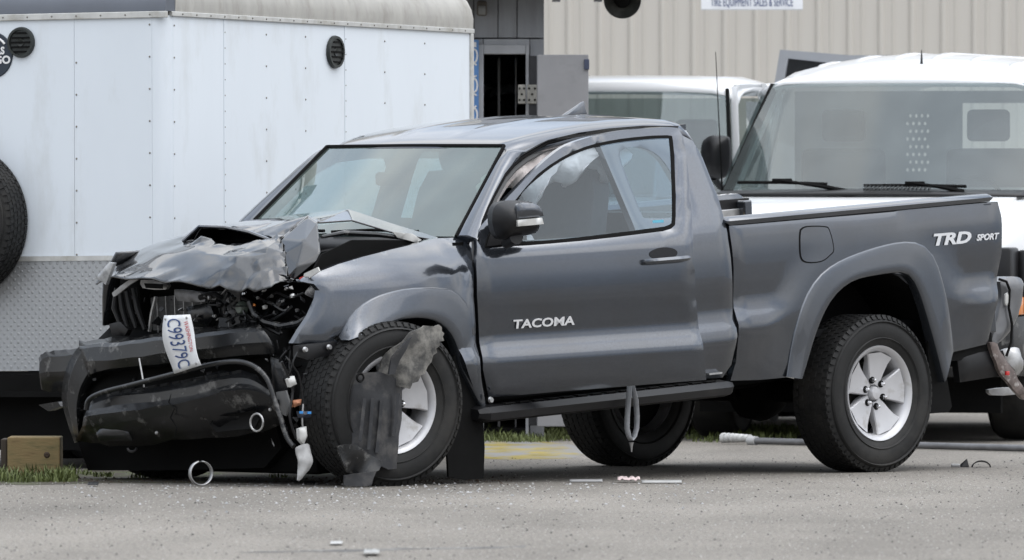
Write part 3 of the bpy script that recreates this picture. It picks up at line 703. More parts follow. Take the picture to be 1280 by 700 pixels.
def head_rest(parent, x, y, z, m):
    s = MB().box(x - .06, x + .06, y - .24, y + .24, z - .62, z).build('seat', m, parent, bevel=.04, seg=3)
    MB().box(x - .05, x + .05, y - .12, y + .12, z + .04, z + .22).build('headrest', m, s, bevel=.03, seg=3)
    MB().box(x - .02, x + .45, y - .24, y + .24, z - .75, z - .60).build('cushion', m, s, bevel=.03, seg=3)
SEATM = mat('dark_seat', (.02, .02, .022), .8)

# ---------------------------------------------------------------- white van
VA = R(15)
vw = W(902, 400, 56.3); lf = Vector((math.cos(VA), -math.sin(VA), 0))
vo = Vector((vw.x, 56.3, 0)) + lf * .85
VM = Matrix.Translation(vo) @ Matrix.Rotation(math.pi * 1.5 - VA, 4, 'Z')     # local +x points out of the bonnet
van = empty('cargo_van', VM, 'white cargo van with black wipers and an open rear door behind the truck bed', 'van')
def vpx(u, v, axis, val): return frame_px(VM, u, v, axis, val)
mb = MB(); mb.loft([rrect(-4.4, .96, .42, 1.40, .08), rrect(-4.2, 1.0, .36, 1.40, .08), rrect(-.9, 1.0, .36, 1.40, .08), rrect(-.35, 1.0, .36, 1.355, .06)]); mb.build('body', VW, van, smooth=40)
mb = MB(); mb.loft([rrect(-.349, .995, .5, 1.35, .08), rrect(0, .99, .5, 1.335, .10), rrect(.35, .97, .5, 1.29, .12), rrect(.62, .92, .52, 1.20, .12), rrect(.70, .86, .56, 1.12, .1)]); fr = mb.build('front_body', VW, van, smooth=40)
# bonnet skin
mb = MB(); V = []; F = []
for i in range(9):
    x = -.22 + .86 * i / 8
    for j in range(13):
        y = -.84 + 1.68 * j / 12; z = 1.372 - .02 * (y / .84) ** 2 - .13 * max(0, (x + .1) / .75) ** 1.8; V.append((x, y, z))
for i in range(8):
    for j in range(12): q = i * 13 + j; F.append((q, q + 1, q + 14, q + 13))
b = mb.add(V, F).build('bonnet', VW, van, smooth=60); md = b.modifiers.new('t', 'SOLIDIFY'); md.thickness = .02
# black front: grille, bumper, lamps
MB().box(.60, .76, -.70, .70, .72, 1.08).build('grille', BLACK, van, bevel=.02)
for zz in (.78, .86, .94, 1.02): MB().box(.761, .775, -.66, .66, zz - .012, zz + .012).build('grille_bar', BLACKG, van, smooth=None)
mb = MB(); mb.loft([[(x, y, z) for x, y in ((.30, -1.03), (.70, -.96), (.86, -.75), (.88, 0), (.86, .75), (.70, .96), (.30, 1.03), (.30, .95), (.60, .85), (.68, 0), (.60, -.85), (.30, -.95))] for z in (.36, .70)]); mb.build('bumper', BLACKG, van, bevel=.02)
for s in (-1, 1):
    lm = MB().box(.55, .775, min(s * .70, s * .965), max(s * .70, s * .965), .72, 1.07).build('headlamp', BLACK, van, bevel=.02)
    MB().box(.50, .74, min(s * .966, s * 1.0), max(s * .966, s * 1.0), .70, .80).build('turn_signal', ORANGE, lm, bevel=.01)
    MB().box(.2, .58, min(s * .96, s * 1.012), max(s * .96, s * 1.012), .70, 1.055).build('corner_trim', BLACK, van, bevel=.015)
# windscreen and pillars
zb, zt = 1.385, 1.985
ba, bb = (-.16, -.88, zb), (-.16, .88, zb); ta, tb = (-.76, -.745, zt), (-.76, .745, zt)
quadsheet('windscreen', [ba, bb, tb, ta], GLASSV, van, bow=(.20, 0, 0))
for s in (-1, 1):
    P0 = Vector((-.25, s * .885, zb - .03)); P1 = Vector((-.84, s * .745, zt + .0))
    bar(P0, P1, (.03, s * .02, 0), (.03, s * .02, 0), (-.06, -s * .01, -.03)).build('pillar', VW, van, bevel=.012)
    bar(P0 + Vector((.085, -s * .012, .01)), P1 + Vector((.085, -s * .012, 0)), (.012, s * .020, 0), (.012, s * .016, 0), (-.03, -s * .005, -.015)).build('windscreen_seal', SOOT, van, smooth=None)
    # door window and rear side
    quadsheet('door_window', [(-.35, s * .935, 1.41), (-1.25, s * .94, 1.41), (-1.25, s * .82, 1.92), (-.82, s * .82, 1.92)], GLASSV, van)
    bar((-1.30, s * .955, 1.38), (-1.30, s * .815, 2.0), (.05, 0, 0), (.05, 0, 0), (0, -s * .04, 0)).build('pillar', VW, van, bevel=.01)
    MB().add([(-1.35, s * .955, 1.38), (-4.38, s * .94, 1.38), (-4.38, s * .82, 2.0), (-1.35, s * .83, 2.0), (-1.35, s * .925, 1.38), (-4.38, s * .91, 1.38), (-4.38, s * .79, 2.0), (-1.35, s * .80, 2.0)],
             [(0, 1, 2, 3), (4, 5, 6, 7), (0, 1, 5, 4), (1, 2, 6, 5), (2, 3, 7, 6), (3, 0, 4, 7)]).build('side_wall', VW, van, smooth=None)
    bar((-.80, s * .80, 1.955), (-1.30, s * .835, 1.965), (0, s * .02, .03), (0, s * .02, .03), (0, -s * .03, 0)).build('roof_rail', VW, van)
# dark quarter light inside the near pillar
quadsheet('quarter_light', [(-.22, -.875, 1.41), (-.30, -.80, 1.41), (-.55, -.745, 1.74), (-.50, -.78, 1.72)], GLASSV, van)
# roof with ribs
mb = MB(); V = []; F = []; xs = [-.745, -.79, -.87, -1.0, -1.2, -1.5, -2, -3, -4.3, -4.42]; zc = [1.985, 2.035, 2.075, 2.11, 2.14, 2.16, 2.165, 2.165, 2.15, 2.10]
ys = np.linspace(-1, 1, 25)
for x, z in zip(xs, zc):
    hw = .86 if x < -.9 else .80 + (.06 * (-x - .745) / .155)
    for t in ys: V.append((x + .055 * (1 - t * t) * (1 if x > -1 else 0), t * hw, z - (.13 if x < -.9 else .13 * (-x - .745) / .155) * abs(t) ** 2.2 - .05 * max(0, abs(t) - .86) / .14))
for i in range(len(xs) - 1):
    for j in range(24): q = i * 25 + j; F.append((q, q + 1, q + 26, q + 25))
rf = mb.add(V, F).build('roof', VW, van, smooth=60); md = rf.modifiers.new('t', 'SOLIDIFY'); md.thickness = .03
for y in (-.55, -.33, -.11, .11, .33, .55):
    cz_ = .13 * (abs(y) / .86) ** 2.2; RB = Matrix.Translation((0, 0, -cz_))
    MB().loft([[(-.93, y - .03, 2.083), (-.93, y + .03, 2.083), (-.93, y + .02, 2.086), (-.93, y - .02, 2.086)], [(-1.2, y - .035, 2.13), (-1.2, y + .035, 2.13), (-1.2, y + .02, 2.146), (-1.2, y - .02, 2.146)], [(-1.5, y - .035, 2.15), (-1.5, y + .035, 2.15), (-1.5, y + .02, 2.168), (-1.5, y - .02, 2.168)], [(-4.2, y - .035, 2.14), (-4.2, y + .035, 2.14), (-4.2, y + .02, 2.170), (-4.2, y - .02, 2.170)]]).build('roof_rib', VW, rf, smooth=40, M=RB)
p = vpx(1152, 84, 0, -.95)
an = MB().lathe([(.034, -.01), (.034, .012), (.026, .018), (.008, .022), (.006, .05), (.002, .095), (.0005, .1)], 16, 'z').build('roof_antenna', BLACK, van, M=Matrix.Translation(p))
# cowl, vents, wipers
mb = MB(); V = []; F = []
for i, (dx, z) in enumerate(((.03, 1.392), (.12, 1.378), (.20, 1.365))):
    for j in range(21):
        t = -1 + 2 * j / 20; V.append((-.17 + .20 * (1 - t * t) + dx, .89 * t, z - .012 * t * t))
for i in range(2):
    for j in range(20): q = i * 21 + j; F.append((q, q + 1, q + 22, q + 21))
cw = mb.add(V, F).build('cowl', BLACK, van, smooth=60); md = cw.modifiers.new('t', 'SOLIDIFY'); md.thickness = .012
for k in range(17):
    y = -.02 + .36 * k / 16 + .02; x = -.17 + .20 * (1 - (y / .89) ** 2)
    MB().add([(x + .05, y - .004, 1.398), (x + .05, y + .004, 1.398), (x + .185, y + .016, 1.382), (x + .185, y + .008, 1.382), (x + .05, y - .004, 1.41), (x + .05, y + .004, 1.41), (x + .185, y + .016, 1.394), (x + .185, y + .008, 1.394)], [(3, 2, 1, 0), (4, 5, 6, 7), (0, 1, 5, 4), (1, 2, 6, 5), (2, 3, 7, 6), (3, 0, 4, 7)]).build('cowl_slat', BLACKG, cw, smooth=None)
def wiper(u0, v0, u1, v1, up, vp):
    wx = lambda u, v: (lambda q: Vector(q))(vpx(u, v, 0, .06))
    a, b = wx(u0, v0), wx(u1, v1); mid = a.lerp(b, .5)
    o = MB().tube([a, mid + Vector((.012, 0, .004)), b], .010, 6).build('wiper', SOOT, van)
    pv = wx(up, vp); MB().tube([pv, pv.lerp(mid, .4) + Vector((.03, 0, .012)), mid + Vector((.02, 0, .015))], [.017, .013, .008], 6).build('wiper_arm', SOOT, o)
    MB().box(mid.x - .012, mid.x + .022, mid.y - .055, mid.y + .055, mid.z + .006, mid.z + .026).build('wiper_clip', SOOT, o, bevel=.006)
wiper(922, 228, 1034, 230, 1068, 241); wiper(1080, 232, 1208, 233, 1205, 240)
# thin whip antenna on the wing
p = vpx(903, 243, 1, -.93); q = vpx(894.5, 65, 1, -.93)
wa = MB().tube([p, p.lerp(q, .5), q], [.005, .0035, .002], 6).build('whip_antenna', SOOT, van); MB().lathe([(.02, -.02), (.018, .01), (.006, .03)], 12, 'z').build('antenna_base', SOOT, wa, M=Matrix.Translation(p))
# inside: dash, seats, partition with punched holes
MB().box(-.55, -.05, -.80, .80, 1.12, 1.36).build('dashboard', INTER, van, bevel=.04)
PERF = mat('partition_metal', (.40, .405, .405), .6)
Q = [(-.80, 1.0), (.80, 1.0), (.80, 1.95), (-.80, 1.95)]
hol = []
for i in range(4):
    for j in range(8):
        cy, cz = -.14 + i * .034 + (j % 2) * .017, 1.50 + j * .044
        hol.append([(cy + .009 * math.cos(a), cz + .011 * math.sin(a)) for a in np.linspace(0, 2 * math.pi, 7)[:-1]])
hol.append([(.18, 1.45), (.62, 1.45), (.62, 1.88), (.18, 1.88)])
sheet('partition', Q, lambda a, b, d: (-1.55, a, b), (-.01, 0, 0), PERF, van, step=.2, holes=hol)
for y in (-.42, .42): head_rest(van, -1.15, y, 1.62, SEATM)
sw = MB(); sw.tube([Vector((-.62, .42, 1.28)) + Matrix.Rotation(R(-28), 3, 'Y') @ Vector((0, .2 * math.cos(a), .2 * math.sin(a))) for a in np.linspace(0, 2 * math.pi, 25)], .014, 8); sw.build('steering_wheel', SOOT, van)
# rear door swung open
rd = empty('tmp', Matrix.Identity(4), None, None)
bpy.data.objects.remove(rd)
DX = -4.45
def dp(u, v): q = vpx(u, v, 0, DX); return (q.y, q.z)
outl = [dp(958, 165), dp(975, 62), dp(1062, 69), dp(1120, 69), dp(1120, 420), dp(950, 420), dp(952, 250)]
glz = [dp(970, 160), dp(985, 73), dp(1050, 80), dp(1100, 80), dp(1100, 205), dp(968, 205)]
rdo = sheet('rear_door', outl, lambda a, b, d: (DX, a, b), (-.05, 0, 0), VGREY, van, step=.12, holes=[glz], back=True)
sheet('door_window', glz, lambda a, b, d: (DX - .02, a, b), (-.005, 0, 0), mat('dark_privacy_glass', (.012, .013, .014), .12, coat=.5), rdo, step=.12)
for s in (-1, 1):
    basic_wheel(van, 0, s * .85, .37, .25, s); basic_wheel(van, -3.5, s * .85, .37, .25, s)
    MB().box(-.50, .50, s * .99 if s > 0 else -1.0, 1.0 if s > 0 else s * .99, .36, .5).build('sill', BLACK, van, smooth=None)
MB().box(-4.2, .4, -.70, .70, .24, .40).build('underbody', SOOT, van, smooth=None)
MB().box(.45, .50, -.85, .85, .16, .40).build('air_dam', SOOT, van, smooth=None)
MB().box(-3.0, -.55, .86, .98, .22, .37).build('side_step', SOOT, van, smooth=None); MB().box(-3.0, -.55, -.98, -.86, .22, .37).build('side_step', SOOT, van, smooth=None)

# ---------------------------------------------------------------- white pickup behind the cab
PA = R(13)
PR = Matrix.Rotation(math.pi * 1.5 - PA, 4, 'Z')
tl = Vector((-.70, .69, 1.97)); q = W(906, 111, 58.5)
po = Vector((q.x, q.y, 0)) - (PR @ Vector((tl.x, tl.y, 0)))
PMx = Matrix.Translation(po) @ PR
pk = empty('white_pickup', PMx, 'white full size pickup with black door mirror between the wreck and the van', 'pickup')
mb = MB(); mb.loft([rrect(-2.0, .97, .55, 1.35, .08), rrect(-.2, .98, .5, 1.34, .08), rrect(.15, .98, .5, 1.32, .08), rrect(1.0, .95, .55, 1.27, .12), rrect(1.2, .88, .6, 1.18, .12)]); mb.build('body', VW, pk, smooth=40)
mb = MB(); mb.loft([rrect(-4.1, .96, .6, 1.38, .05), rrect(-2.05, .97, .6, 1.38, .05)]); mb.build('cargo_bed', VW, pk, smooth=40)
quadsheet('windscreen', [(-.02, -.86, 1.345), (-.02, .86, 1.345), (-.70, .70, 1.955), (-.70, -.70, 1.955)], GLASSV, pk, bow=(.16, 0, 0))
for s in (-1, 1):
    bar((-.05, s * .90, 1.33), (-.74, s * .735, 1.99), (.03, s * .03, 0), (.035, s * .03, 0), (-.08, -s * .02, -.02)).build('pillar', VW, pk, bevel=.012)
    bar((.0, s * .872, 1.345), (-.69, s * .705, 1.975), (.010, s * .012, 0), (.010, s * .012, 0), (-.02, 0, -.01)).build('windscreen_seal', SOOT, pk, smooth=None)
    quadsheet('door_window', [(-.22, s * .925, 1.37), (-1.30, s * .93, 1.37), (-1.30, s * .80, 1.90), (-.80, s * .795, 1.90)], GLASSV, pk)
    for x in (-1.36, -1.86): bar((x, s * .95, 1.33), (x, s * .79, 1.97), (.06, 0, 0), (.06, 0, 0), (0, -s * .04, 0)).build('pillar', VW, pk, bevel=.01)
    quadsheet('rear_window', [(-1.43, s * .93, 1.37), (-1.79, s * .93, 1.37), (-1.79, s * .80, 1.90), (-1.43, s * .80, 1.90)], GLASSV, pk)
    bar((-.74, s * .755, 1.965), (-1.92, s * .78, 1.975), (0, s * .02, .035), (0, s * .02, .035), (0, -s * .04, 0)).build('roof_rail', VW, pk, bevel=.008)
mb = MB(); V = []; F = []; xs = [-.68, -.74, -.85, -1.1, -1.5, -1.9, -1.97]; zc = [1.965, 2.01, 2.035, 2.055, 2.06, 2.045, 2.0]
for x, z in zip(xs, zc):
    for t in np.linspace(-1, 1, 21): V.append((x + .05 * (1 - t * t) * (1 if x > -1 else 0), t * .78, z - .015 * t * t - .06 * max(0, abs(t) - .85) / .15))
for i in range(len(xs) - 1):
    for j in range(20): q = i * 21 + j; F.append((q, q + 1, q + 22, q + 21))
rf = mb.add(V, F).build('roof', VW, pk, smooth=60); md = rf.modifiers.new('t', 'SOLIDIFY'); md.thickness = .03
MB().add([(-1.9, -.72, 1.36), (-1.9, .72, 1.36), (-1.94, .68, 1.93), (-1.94, -.68, 1.93)], [(0, 1, 2, 3)]).build('rear_glass', GLASSV, pk, smooth=None)
MB().box(-.5, -.02, -.84, .84, 1.1, 1.33).build('dashboard', INTER, pk, bevel=.04)
for y in (-.42, .42): head_rest(pk, -1.2, y, 1.58, SEATM)
# black door mirror
def ppx(u, v, axis, val): return frame_px(PMx, u, v, axis, val)
xm = .12; o_ = [ppx(u, v, 0, xm) for u, v in ((876, 186), (879, 176), (888, 170), (905, 170), (911, 176), (912, 205), (908, 218), (896, 224), (884, 220), (877, 207))]
mr = sheet('door_mirror', smoothline([(p.y, p.z) for p in o_] + [(o_[0].y, o_[0].z)], 3)[:-1], lambda a, b, d: (xm + .09 * (1 - math.exp(-d / .03)), a, b), (-.05, 0, 0), BLACK, pk, step=.025, back=True)
e = ppx(892, 222, 0, xm); MB().tube([(xm, e.y, e.z), (xm - .08, e.y + .02, e.z - .05), (xm - .25, .92, 1.36)], .02, 8).build('mirror_arm', BLACK, mr)
for s in (-1, 1):
    basic_wheel(pk, .35, s * .84, .38, .26, s); basic_wheel(pk, -3.1, s * .84, .38, .26, s)
MB().box(-4.0, 1.1, -.8, .8, .32, .55).build('underbody', SOOT, pk, smooth=None)
# ================================================================== THE WRECKED PICKUP
YAW, PITCH, X0 = R(45.36), R(3.5), 1.148
cy_, sy_ = math.cos(YAW), math.sin(YAW)
ROTT = Matrix(((-cy_, sy_, 0), (-sy_, -cy_, 0), (0, 0, 1)))          # columns: forward, left, up
PIT = Matrix(((math.cos(PITCH), 0, math.sin(PITCH)), (0, 1, 0), (-math.sin(PITCH), 0, math.cos(PITCH))))
BODY3 = ROTT @ PIT
org = Vector((X0, DIST, .385)) - BODY3 @ Vector((0, 0, .385))
TKM = Matrix.Translation(org) @ BODY3.to_4x4()
truck = empty('wrecked_pickup', TKM, 'dark grey extended cab pickup with its front end crushed and door ajar', 'pickup')
TKI = TKM.inverted()
LEVEL = Matrix.Translation((X0, DIST, 0)) @ ROTT.to_4x4()           # same heading, not pitched: the wheels stand in this frame
def S(u, v, y): return frame_px(TKM, u, v, 1, y)
def FX_(u, v, x): return frame_px(TKM, u, v, 0, x)
def FZ(u, v, z): return frame_px(TKM, u, v, 2, z)
def SY(u, v, yf): return frame_surf(TKM, u, v, yf)
def itp(x, T):
    xs = [t[0] for t in T]; ys = [t[1] for t in T]; return float(np.interp(x, xs, ys))
_Z = np.linspace(.3, 2.0, 341)
def smooth_table(T, s=.022):
    y = np.interp(_Z, [t[0] for t in T], [t[1] for t in T]); k = np.exp(-.5 * ((np.arange(-12, 13) * .005) / s) ** 2); k /= k.sum()
    return np.convolve(np.pad(y, 12, mode='edge'), k, 'valid')
_cab = smooth_table([(.3, .85), (.50, .895), (.62, .925), (.72, .948), (.755, .950), (.825, .905), (1.0, .918), (1.12, .915), (1.24, .897), (1.30, .872), (1.75, .655), (2, .53)])
_bed = smooth_table([(.3, .85), (.50, .885), (.66, .915), (.77, .938), (.80, .940), (.872, .900), (1.0, .905), (1.15, .905), (1.26, .892), (1.32, .885), (2, .8)])
def ycab(x, z): return float(np.interp(z, _Z, _cab))
_beds = smooth_table([(.3, .89), (.6, .905), (.8, .922), (1.0, .915), (1.15, .907), (1.4, .89)], .05)
def ybeds(x, z): return float(np.interp(z, _Z, _beds))
def ybed(x, z):
    k = max(0., min(1., (.86 - math.hypot(x - .03, z - .42)) / .16)); k = k * k * (3 - 2 * k)      # crease fades out into the wheel arch
    return float(np.interp(z, _Z, _bed)) * (1 - k) + float(np.interp(z, _Z, _beds)) * k
dents = [(575, 318, .05, .030, .007), (562, 343, .07, .030, -.005), (550, 352, .05, .022, .007), (556, 372, .06, .016, .006), (580, 350, .025, .05, .009), (583, 305, .03, .03, -.008), (470, 335, .12, .03, .004)]
DN = []
def yfen(x, z):
    y = ycab(x, min(z, 1.12)) - (.03 if z > 1.12 else .03 * max(0, (z - .9) / .22))
    y -= .17 * max(0, (x - 3.05) / .7) ** 2.0
    if z > 1.12: y -= 2.9 * (z - 1.12) ** 2 + .15 * (z - 1.12)
    for (dx, dz, rx, rz, a) in DN:
        y -= a * math.exp(-((x - dx) / rx) ** 2 - ((z - dz) / rz) ** 2)
    return y
for (u, v, rx, rz, a) in dents:
    q = S(u, v, .89); DN.append((q.x, q.z, rx, rz, a))

def mirror(o, name=None):
    me = o.data.copy(); c = bpy.data.objects.new(name or o.name.split('.')[0], me); COL.objects.link(c); c.parent = o.parent
    me.transform(Matrix.Diagonal((1, -1, 1, 1))); me.flip_normals(); return c

# ---------------- left bed side
def L(pts, yf): return [(q.x, q.z) for q in (SY(u, v, yf) for u, v in pts)]
arch_r_px = [(1186, 478), (1178, 445), (1168, 408), (1157, 372), (1147, 350), (1136, 341.5), (1118, 342), (1098, 345), (1076, 350), (1058, 361), (1044, 377), (1033, 398), (1023, 425), (1015, 452), (1008, 474)]
flare_r_px = [(1193, 436), (1190, 405), (1183, 365), (1172, 328), (1158, 308), (1138, 302), (1112, 305), (1078, 315), (1046, 329), (1022, 349), (1005, 380), (993, 420), (984, 471)]
yfl = lambda x, z: .955
arch_r = smoothline(L(arch_r_px, yfl), 3); flare_r = smoothline(L(flare_r_px, lambda x, z: ybed(x, z) + .01), 3)
bedtop = L([(913, 279), (1080, 266), (1249, 252)], ybed)
bedrear = L([(1254, 272), (1254, 315), (1247, 385), (1236, 430)], ybed)
bedlow_r = L([(1194, 440)], ybed)
bedlow_f = L([(982, 472), (950, 475), (915, 476)], ybed)
bedfront = L([(922, 452), (923, 440), (922, 395), (919, 335), (914, 290)], ybed)
archcut = [(x * 1.0, z + .012) for x, z in arch_r]
bed_out = bedtop + bedrear + bedlow_r + archcut + bedlow_f + bedfront
bed_l = sheet('bed_side', bed_out, lambda a, b, d: (a, ybed(a, b) - .010 * math.exp(-d / .006), b), (0, -.035, 0), PAINT, truck, step=.045)
bed_r = mirror(bed_l)

def flare(name, inner, outer, yin, yout, m, n=28, mir=True):
    def rs(P):
        P = np.array(P); s = np.r_[0, np.cumsum(np.hypot(*np.diff(P, axis=0).T))]; t = np.linspace(0, s[-1], n)
        return np.c_[np.interp(t, s, P[:, 0]), np.interp(t, s, P[:, 1])]
    I, O = rs(inner), rs(outer); V = []; F = []; sec = [(1, 0.000, 0), (.985, .005, 0), (.95, .007, 0), (.7, .011, 0), (.35, .017, 0), (.10, .019, 0), (.03, .016, 0), (0, .009, 0), (0, -.01, 0), (0, -.04, 0)]
    k = len(sec)
    for i in range(n):
        for t, h, _ in sec:
            q = I[i] * (1 - t) + O[i] * t; yb = yout(*O[i]) * t + (yin) * (1 - t); V.append((q[0], yb + h, q[1]))
    for i in range(n - 1):
        for j in range(k - 1): F.append((i * k + j, i * k + j + 1, (i + 1) * k + j + 1, (i + 1) * k + j))
    F += [tuple(range(k)), tuple((n - 1) * k + j for j in range(k))[::-1]]
    o = MB().add(V, F).build(name, m, truck, smooth=50)
    return o
fl = flare('fender_flare', arch_r, flare_r, .915, ybeds, FLARE); mirror(fl)
# rail cap, inner bed
def railpath(y, z): return [Vector((1.0, y, z)), Vector((.3, y, z + .002)), Vector((-.5, y, z + .002)), Vector((-.915, y, z))]
zr = S(912, 274, .88).z
for s in (1, -1):
    rings = []
    for x in (1.005, .99, .3, -.4, -.88, -.915):
        e = .012 if x in (1.005, -.915) else 0
        rings.append([(x, s * (.893 - e), zr - .028 + e), (x, s * (.899 - e), zr - .008), (x, s * (.890 - e), zr + .006 - e), (x, s * .865, zr + .012 - e), (x, s * (.815 + e), zr + .010 - e), (x, s * (.80 + e), zr - .03 + e)])
    MB().loft(rings).build('bed_rail', PAINT, truck, smooth=45)
    MB().box(-.90, .985, min(s * .76, s * .80), max(s * .76, s * .80), 1.03, zr - .012).build('bed_inner_side', BLACK, truck, smooth=None)
    MB().box(-.85, .95, min(s * .735, s * .759), max(s * .735, s * .759), zr - .10, zr - .06).build('tie_down_rail', STEEL, truck, smooth=None, bevel=.004)
MB().box(.955, .99, -.759, .759, .70, zr + .005).build('bed_bulkhead', BLACK, truck, smooth=None, bevel=.01)
MB().box(-.90, .954, -.759, .759, .68, .715).build('bed_floor', BLACK, truck, smooth=None)
# torn wood and bracket by the far rail
MB().box(-.62, -.40, -.72, -.58, .716, 1.20).build('splintered_board', mat('raw_timber', (.42, .29, .13), .8, var=.2, vscale=12), truck, smooth=None, bevel=.004, M=None)
MB().box(-.86, -.80, -.758, -.70, .80, zr - .02).build('tailgate_pillar', PAINT, truck, smooth=None, bevel=.008)
MB().box(-.905, -.84, .765, .885, .62, zr - .03).build('tailgate_pillar', PAINT, truck, smooth=None, bevel=.008)
MB().box(-.905, -.84, -.885, -.765, .62, zr - .03).build('tailgate_pillar', PAINT, truck, smooth=None, bevel=.008)
# fuel filler flap
fo = smoothline(L([(1001, 288), (1008, 284), (1030, 284), (1036, 289), (1041, 311), (1037, 318), (1026, 326), (1008, 327), (1001, 320), (1000, 300), (1001, 288)], ybed), 3)[:-1]
cen = np.mean(fo, 0); rim_ = [tuple(cen + (np.array(p) - cen) * 1.07) for p in fo]
fg = sheet('fuel_flap_gap', rim_, lambda a, b, d: (a, ybed(a, b) + .0015, b), (0, -.01, 0), SOOT, truck, step=.03)
sheet('fuel_flap', fo, lambda a, b, d: (a, ybed(a, b) + .0035, b), (0, -.01, 0), PAINT, truck, step=.03)
DECAL = mat('silver_decal', (.62, .63, .65), .45)
def side_text(name, s, u0, v0, u1, v1, size, m, par, yf, M0=None, **k):
    a, b = SY(u0, v0, yf), SY(u1, v1, yf); mid = (a + b) / 2; xd = (b - a).normalized(); zd = Vector((0, 0, 1)); zd = (zd - xd * zd.dot(xd)).normalized()
    zd.y = (yf(mid.x, mid.z + .02) - yf(mid.x, mid.z - .02)) / .04; zd.normalize(); n = xd.cross(zd).normalized()
    return text(name, s, size, axes(mid + n * .004, xd, n.cross(xd), n), m, par, **k)
t = side_text('decal', 'TRD', 1163, 301, 1212, 297, .078, DECAL, truck, ybed, shear=.25, sx=1.85, bold=.003)
t = side_text('decal', 'SPORT', 1215, 298, 1251, 295, .042, DECAL, truck, ybed, shear=.3, sx=1.25, bold=.0015)

# ---------------- cab side behind the door (left, with its own small window) and mirrored right
ctop = L([(856, 161)], ycab)
crear = L([(857, 161), (868, 176), (880, 197), (891, 225), (900, 248), (907, 274), (912, 300), (917, 345), (919.5, 400), (919.5, 440), (916, 456), (905, 472)], ycab)
XB = 1.62
cab_out = [(XB, .56), (XB, 1.28), (XB + .02, 1.70), (1.5, 1.735), (1.3, 1.745), (1.12, 1.74)] + crear[1:]
qw = smoothline([(1.54, 1.34), (1.54, 1.60), (1.50, 1.665), (1.38, 1.67), (1.27, 1.62), (1.225, 1.50), (1.215, 1.40), (1.25, 1.335), (1.40, 1.33), (1.54, 1.34)], 3)[:-1]
cs = sheet('rear_half_door', cab_out, lambda a, b, d: (a, ycab(a, b) - .01 * math.exp(-d / .006), b), (0, -.04, 0), PAINT, truck, step=.045, holes=[qw])
cs2 = mirror(cs)
for s in (1, -1):
    sheet('quarter_glass', qw, lambda a, b, d: (a, s * (ycab(a, b) - .012), b), (0, -s * .004, 0), GLASSS, (cs if s > 0 else cs2), step=.06)
# ---------------- front wing, left
arch_f_px = [(608, 511), (600, 487), (592, 462), (583, 439), (573, 420), (561, 406), (547, 400), (529, 398), (508, 400), (488, 406), (466, 415), (446, 420), (425, 425)]
flare_f_px = [(608, 505), (602, 470), (596, 440), (591, 408), (586, 383), (575, 368), (562, 361), (545, 359.5), (516, 360), (492, 364), (468, 372), (448, 385), (434, 402), (425, 421)]
yff = lambda x, z: yfen(x, z) + .04
arch_f = smoothline(L(arch_f_px, yff), 3); flare_f = smoothline(L(flare_f_px, lambda x, z: yfen(x, z) + .008), 3)
f_top = L([(379, 352), (388, 345), (402, 339), (425, 330), (455, 321), (490, 312), (520, 305), (546, 298)], yfen) + L([(570, 297), (592, 296)], yfen)
f_back = L([(592, 330), (593, 370), (596, 420), (601, 462), (607, 498)], yfen)
f_front = L([(424, 428), (395, 430), (368, 429), (378, 412), (390, 394), (399, 374), (401, 363), (394, 355)], yfen)
wing = sheet('front_wing', f_top + f_back + [(x, z + .012) for x, z in arch_f] + f_front, lambda a, b, d: (a, yfen(a, b) - .008 * math.exp(-d / .006), b), (0, -.03, 0), PAINT, truck, step=.03)
flf = flare('fender_flare', arch_f, flare_f, float(np.mean([yfen(*p) for p in arch_f])), yfen, FLARE)
# right wing, shortened by the crash
wr = MB(); V = []; F = []
for i, x in enumerate(np.linspace(2.68, 3.52, 10)):
    for j, z in enumerate(np.linspace(.95, 1.30, 6)):
        V.append((x, -(yfen(min(x, 3.4), z)) + .015 * math.sin(x * 23 + z * 9), z))
for i in range(9):
    for j in range(5): q = i * 6 + j; F.append((q, q + 1, q + 7, q + 6))
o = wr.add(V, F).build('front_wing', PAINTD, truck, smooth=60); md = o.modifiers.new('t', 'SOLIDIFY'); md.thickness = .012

# ---------------- roof, pillars, glass
rx = [2.235, 2.20, 2.12, 2.0, 1.85, 1.65, 1.45, 1.25, 1.10, 1.03, .985, .97]; rz = [1.722, 1.742, 1.765, 1.788, 1.806, 1.82, 1.824, 1.820, 1.808, 1.795, 1.765, 1.72]
V = []; F = []; NT = 33
for x, z in zip(rx, rz):
    for t in np.linspace(-1, 1, NT):
        a = abs(t); drop = .026 * a * a + .062 * max(0, (a - .88) / .12) ** 2
        rib = .007 * math.exp(-((a - .30) / .035) ** 2) * (1 if 1.06 < x < 2.1 else 0)
        V.append((x + .045 * (1 - t * t) * (1 if x > 2.05 else max(0, (x - 1.6) / .45)), t * (.665 if x < 2.1 else .665 - .10 * (x - 2.1) / .135 * .5), z - drop + rib))
for i in range(len(rx) - 1):
    for j in range(NT - 1): q = i * NT + j; F.append((q, q + NT, q + NT + 1, q + 1))
roof = MB().add(V, F).build('roof', PAINT, truck, smooth=60); md = roof.modifiers.new('t', 'SOLIDIFY'); md.thickness = .02; md.offset = -1
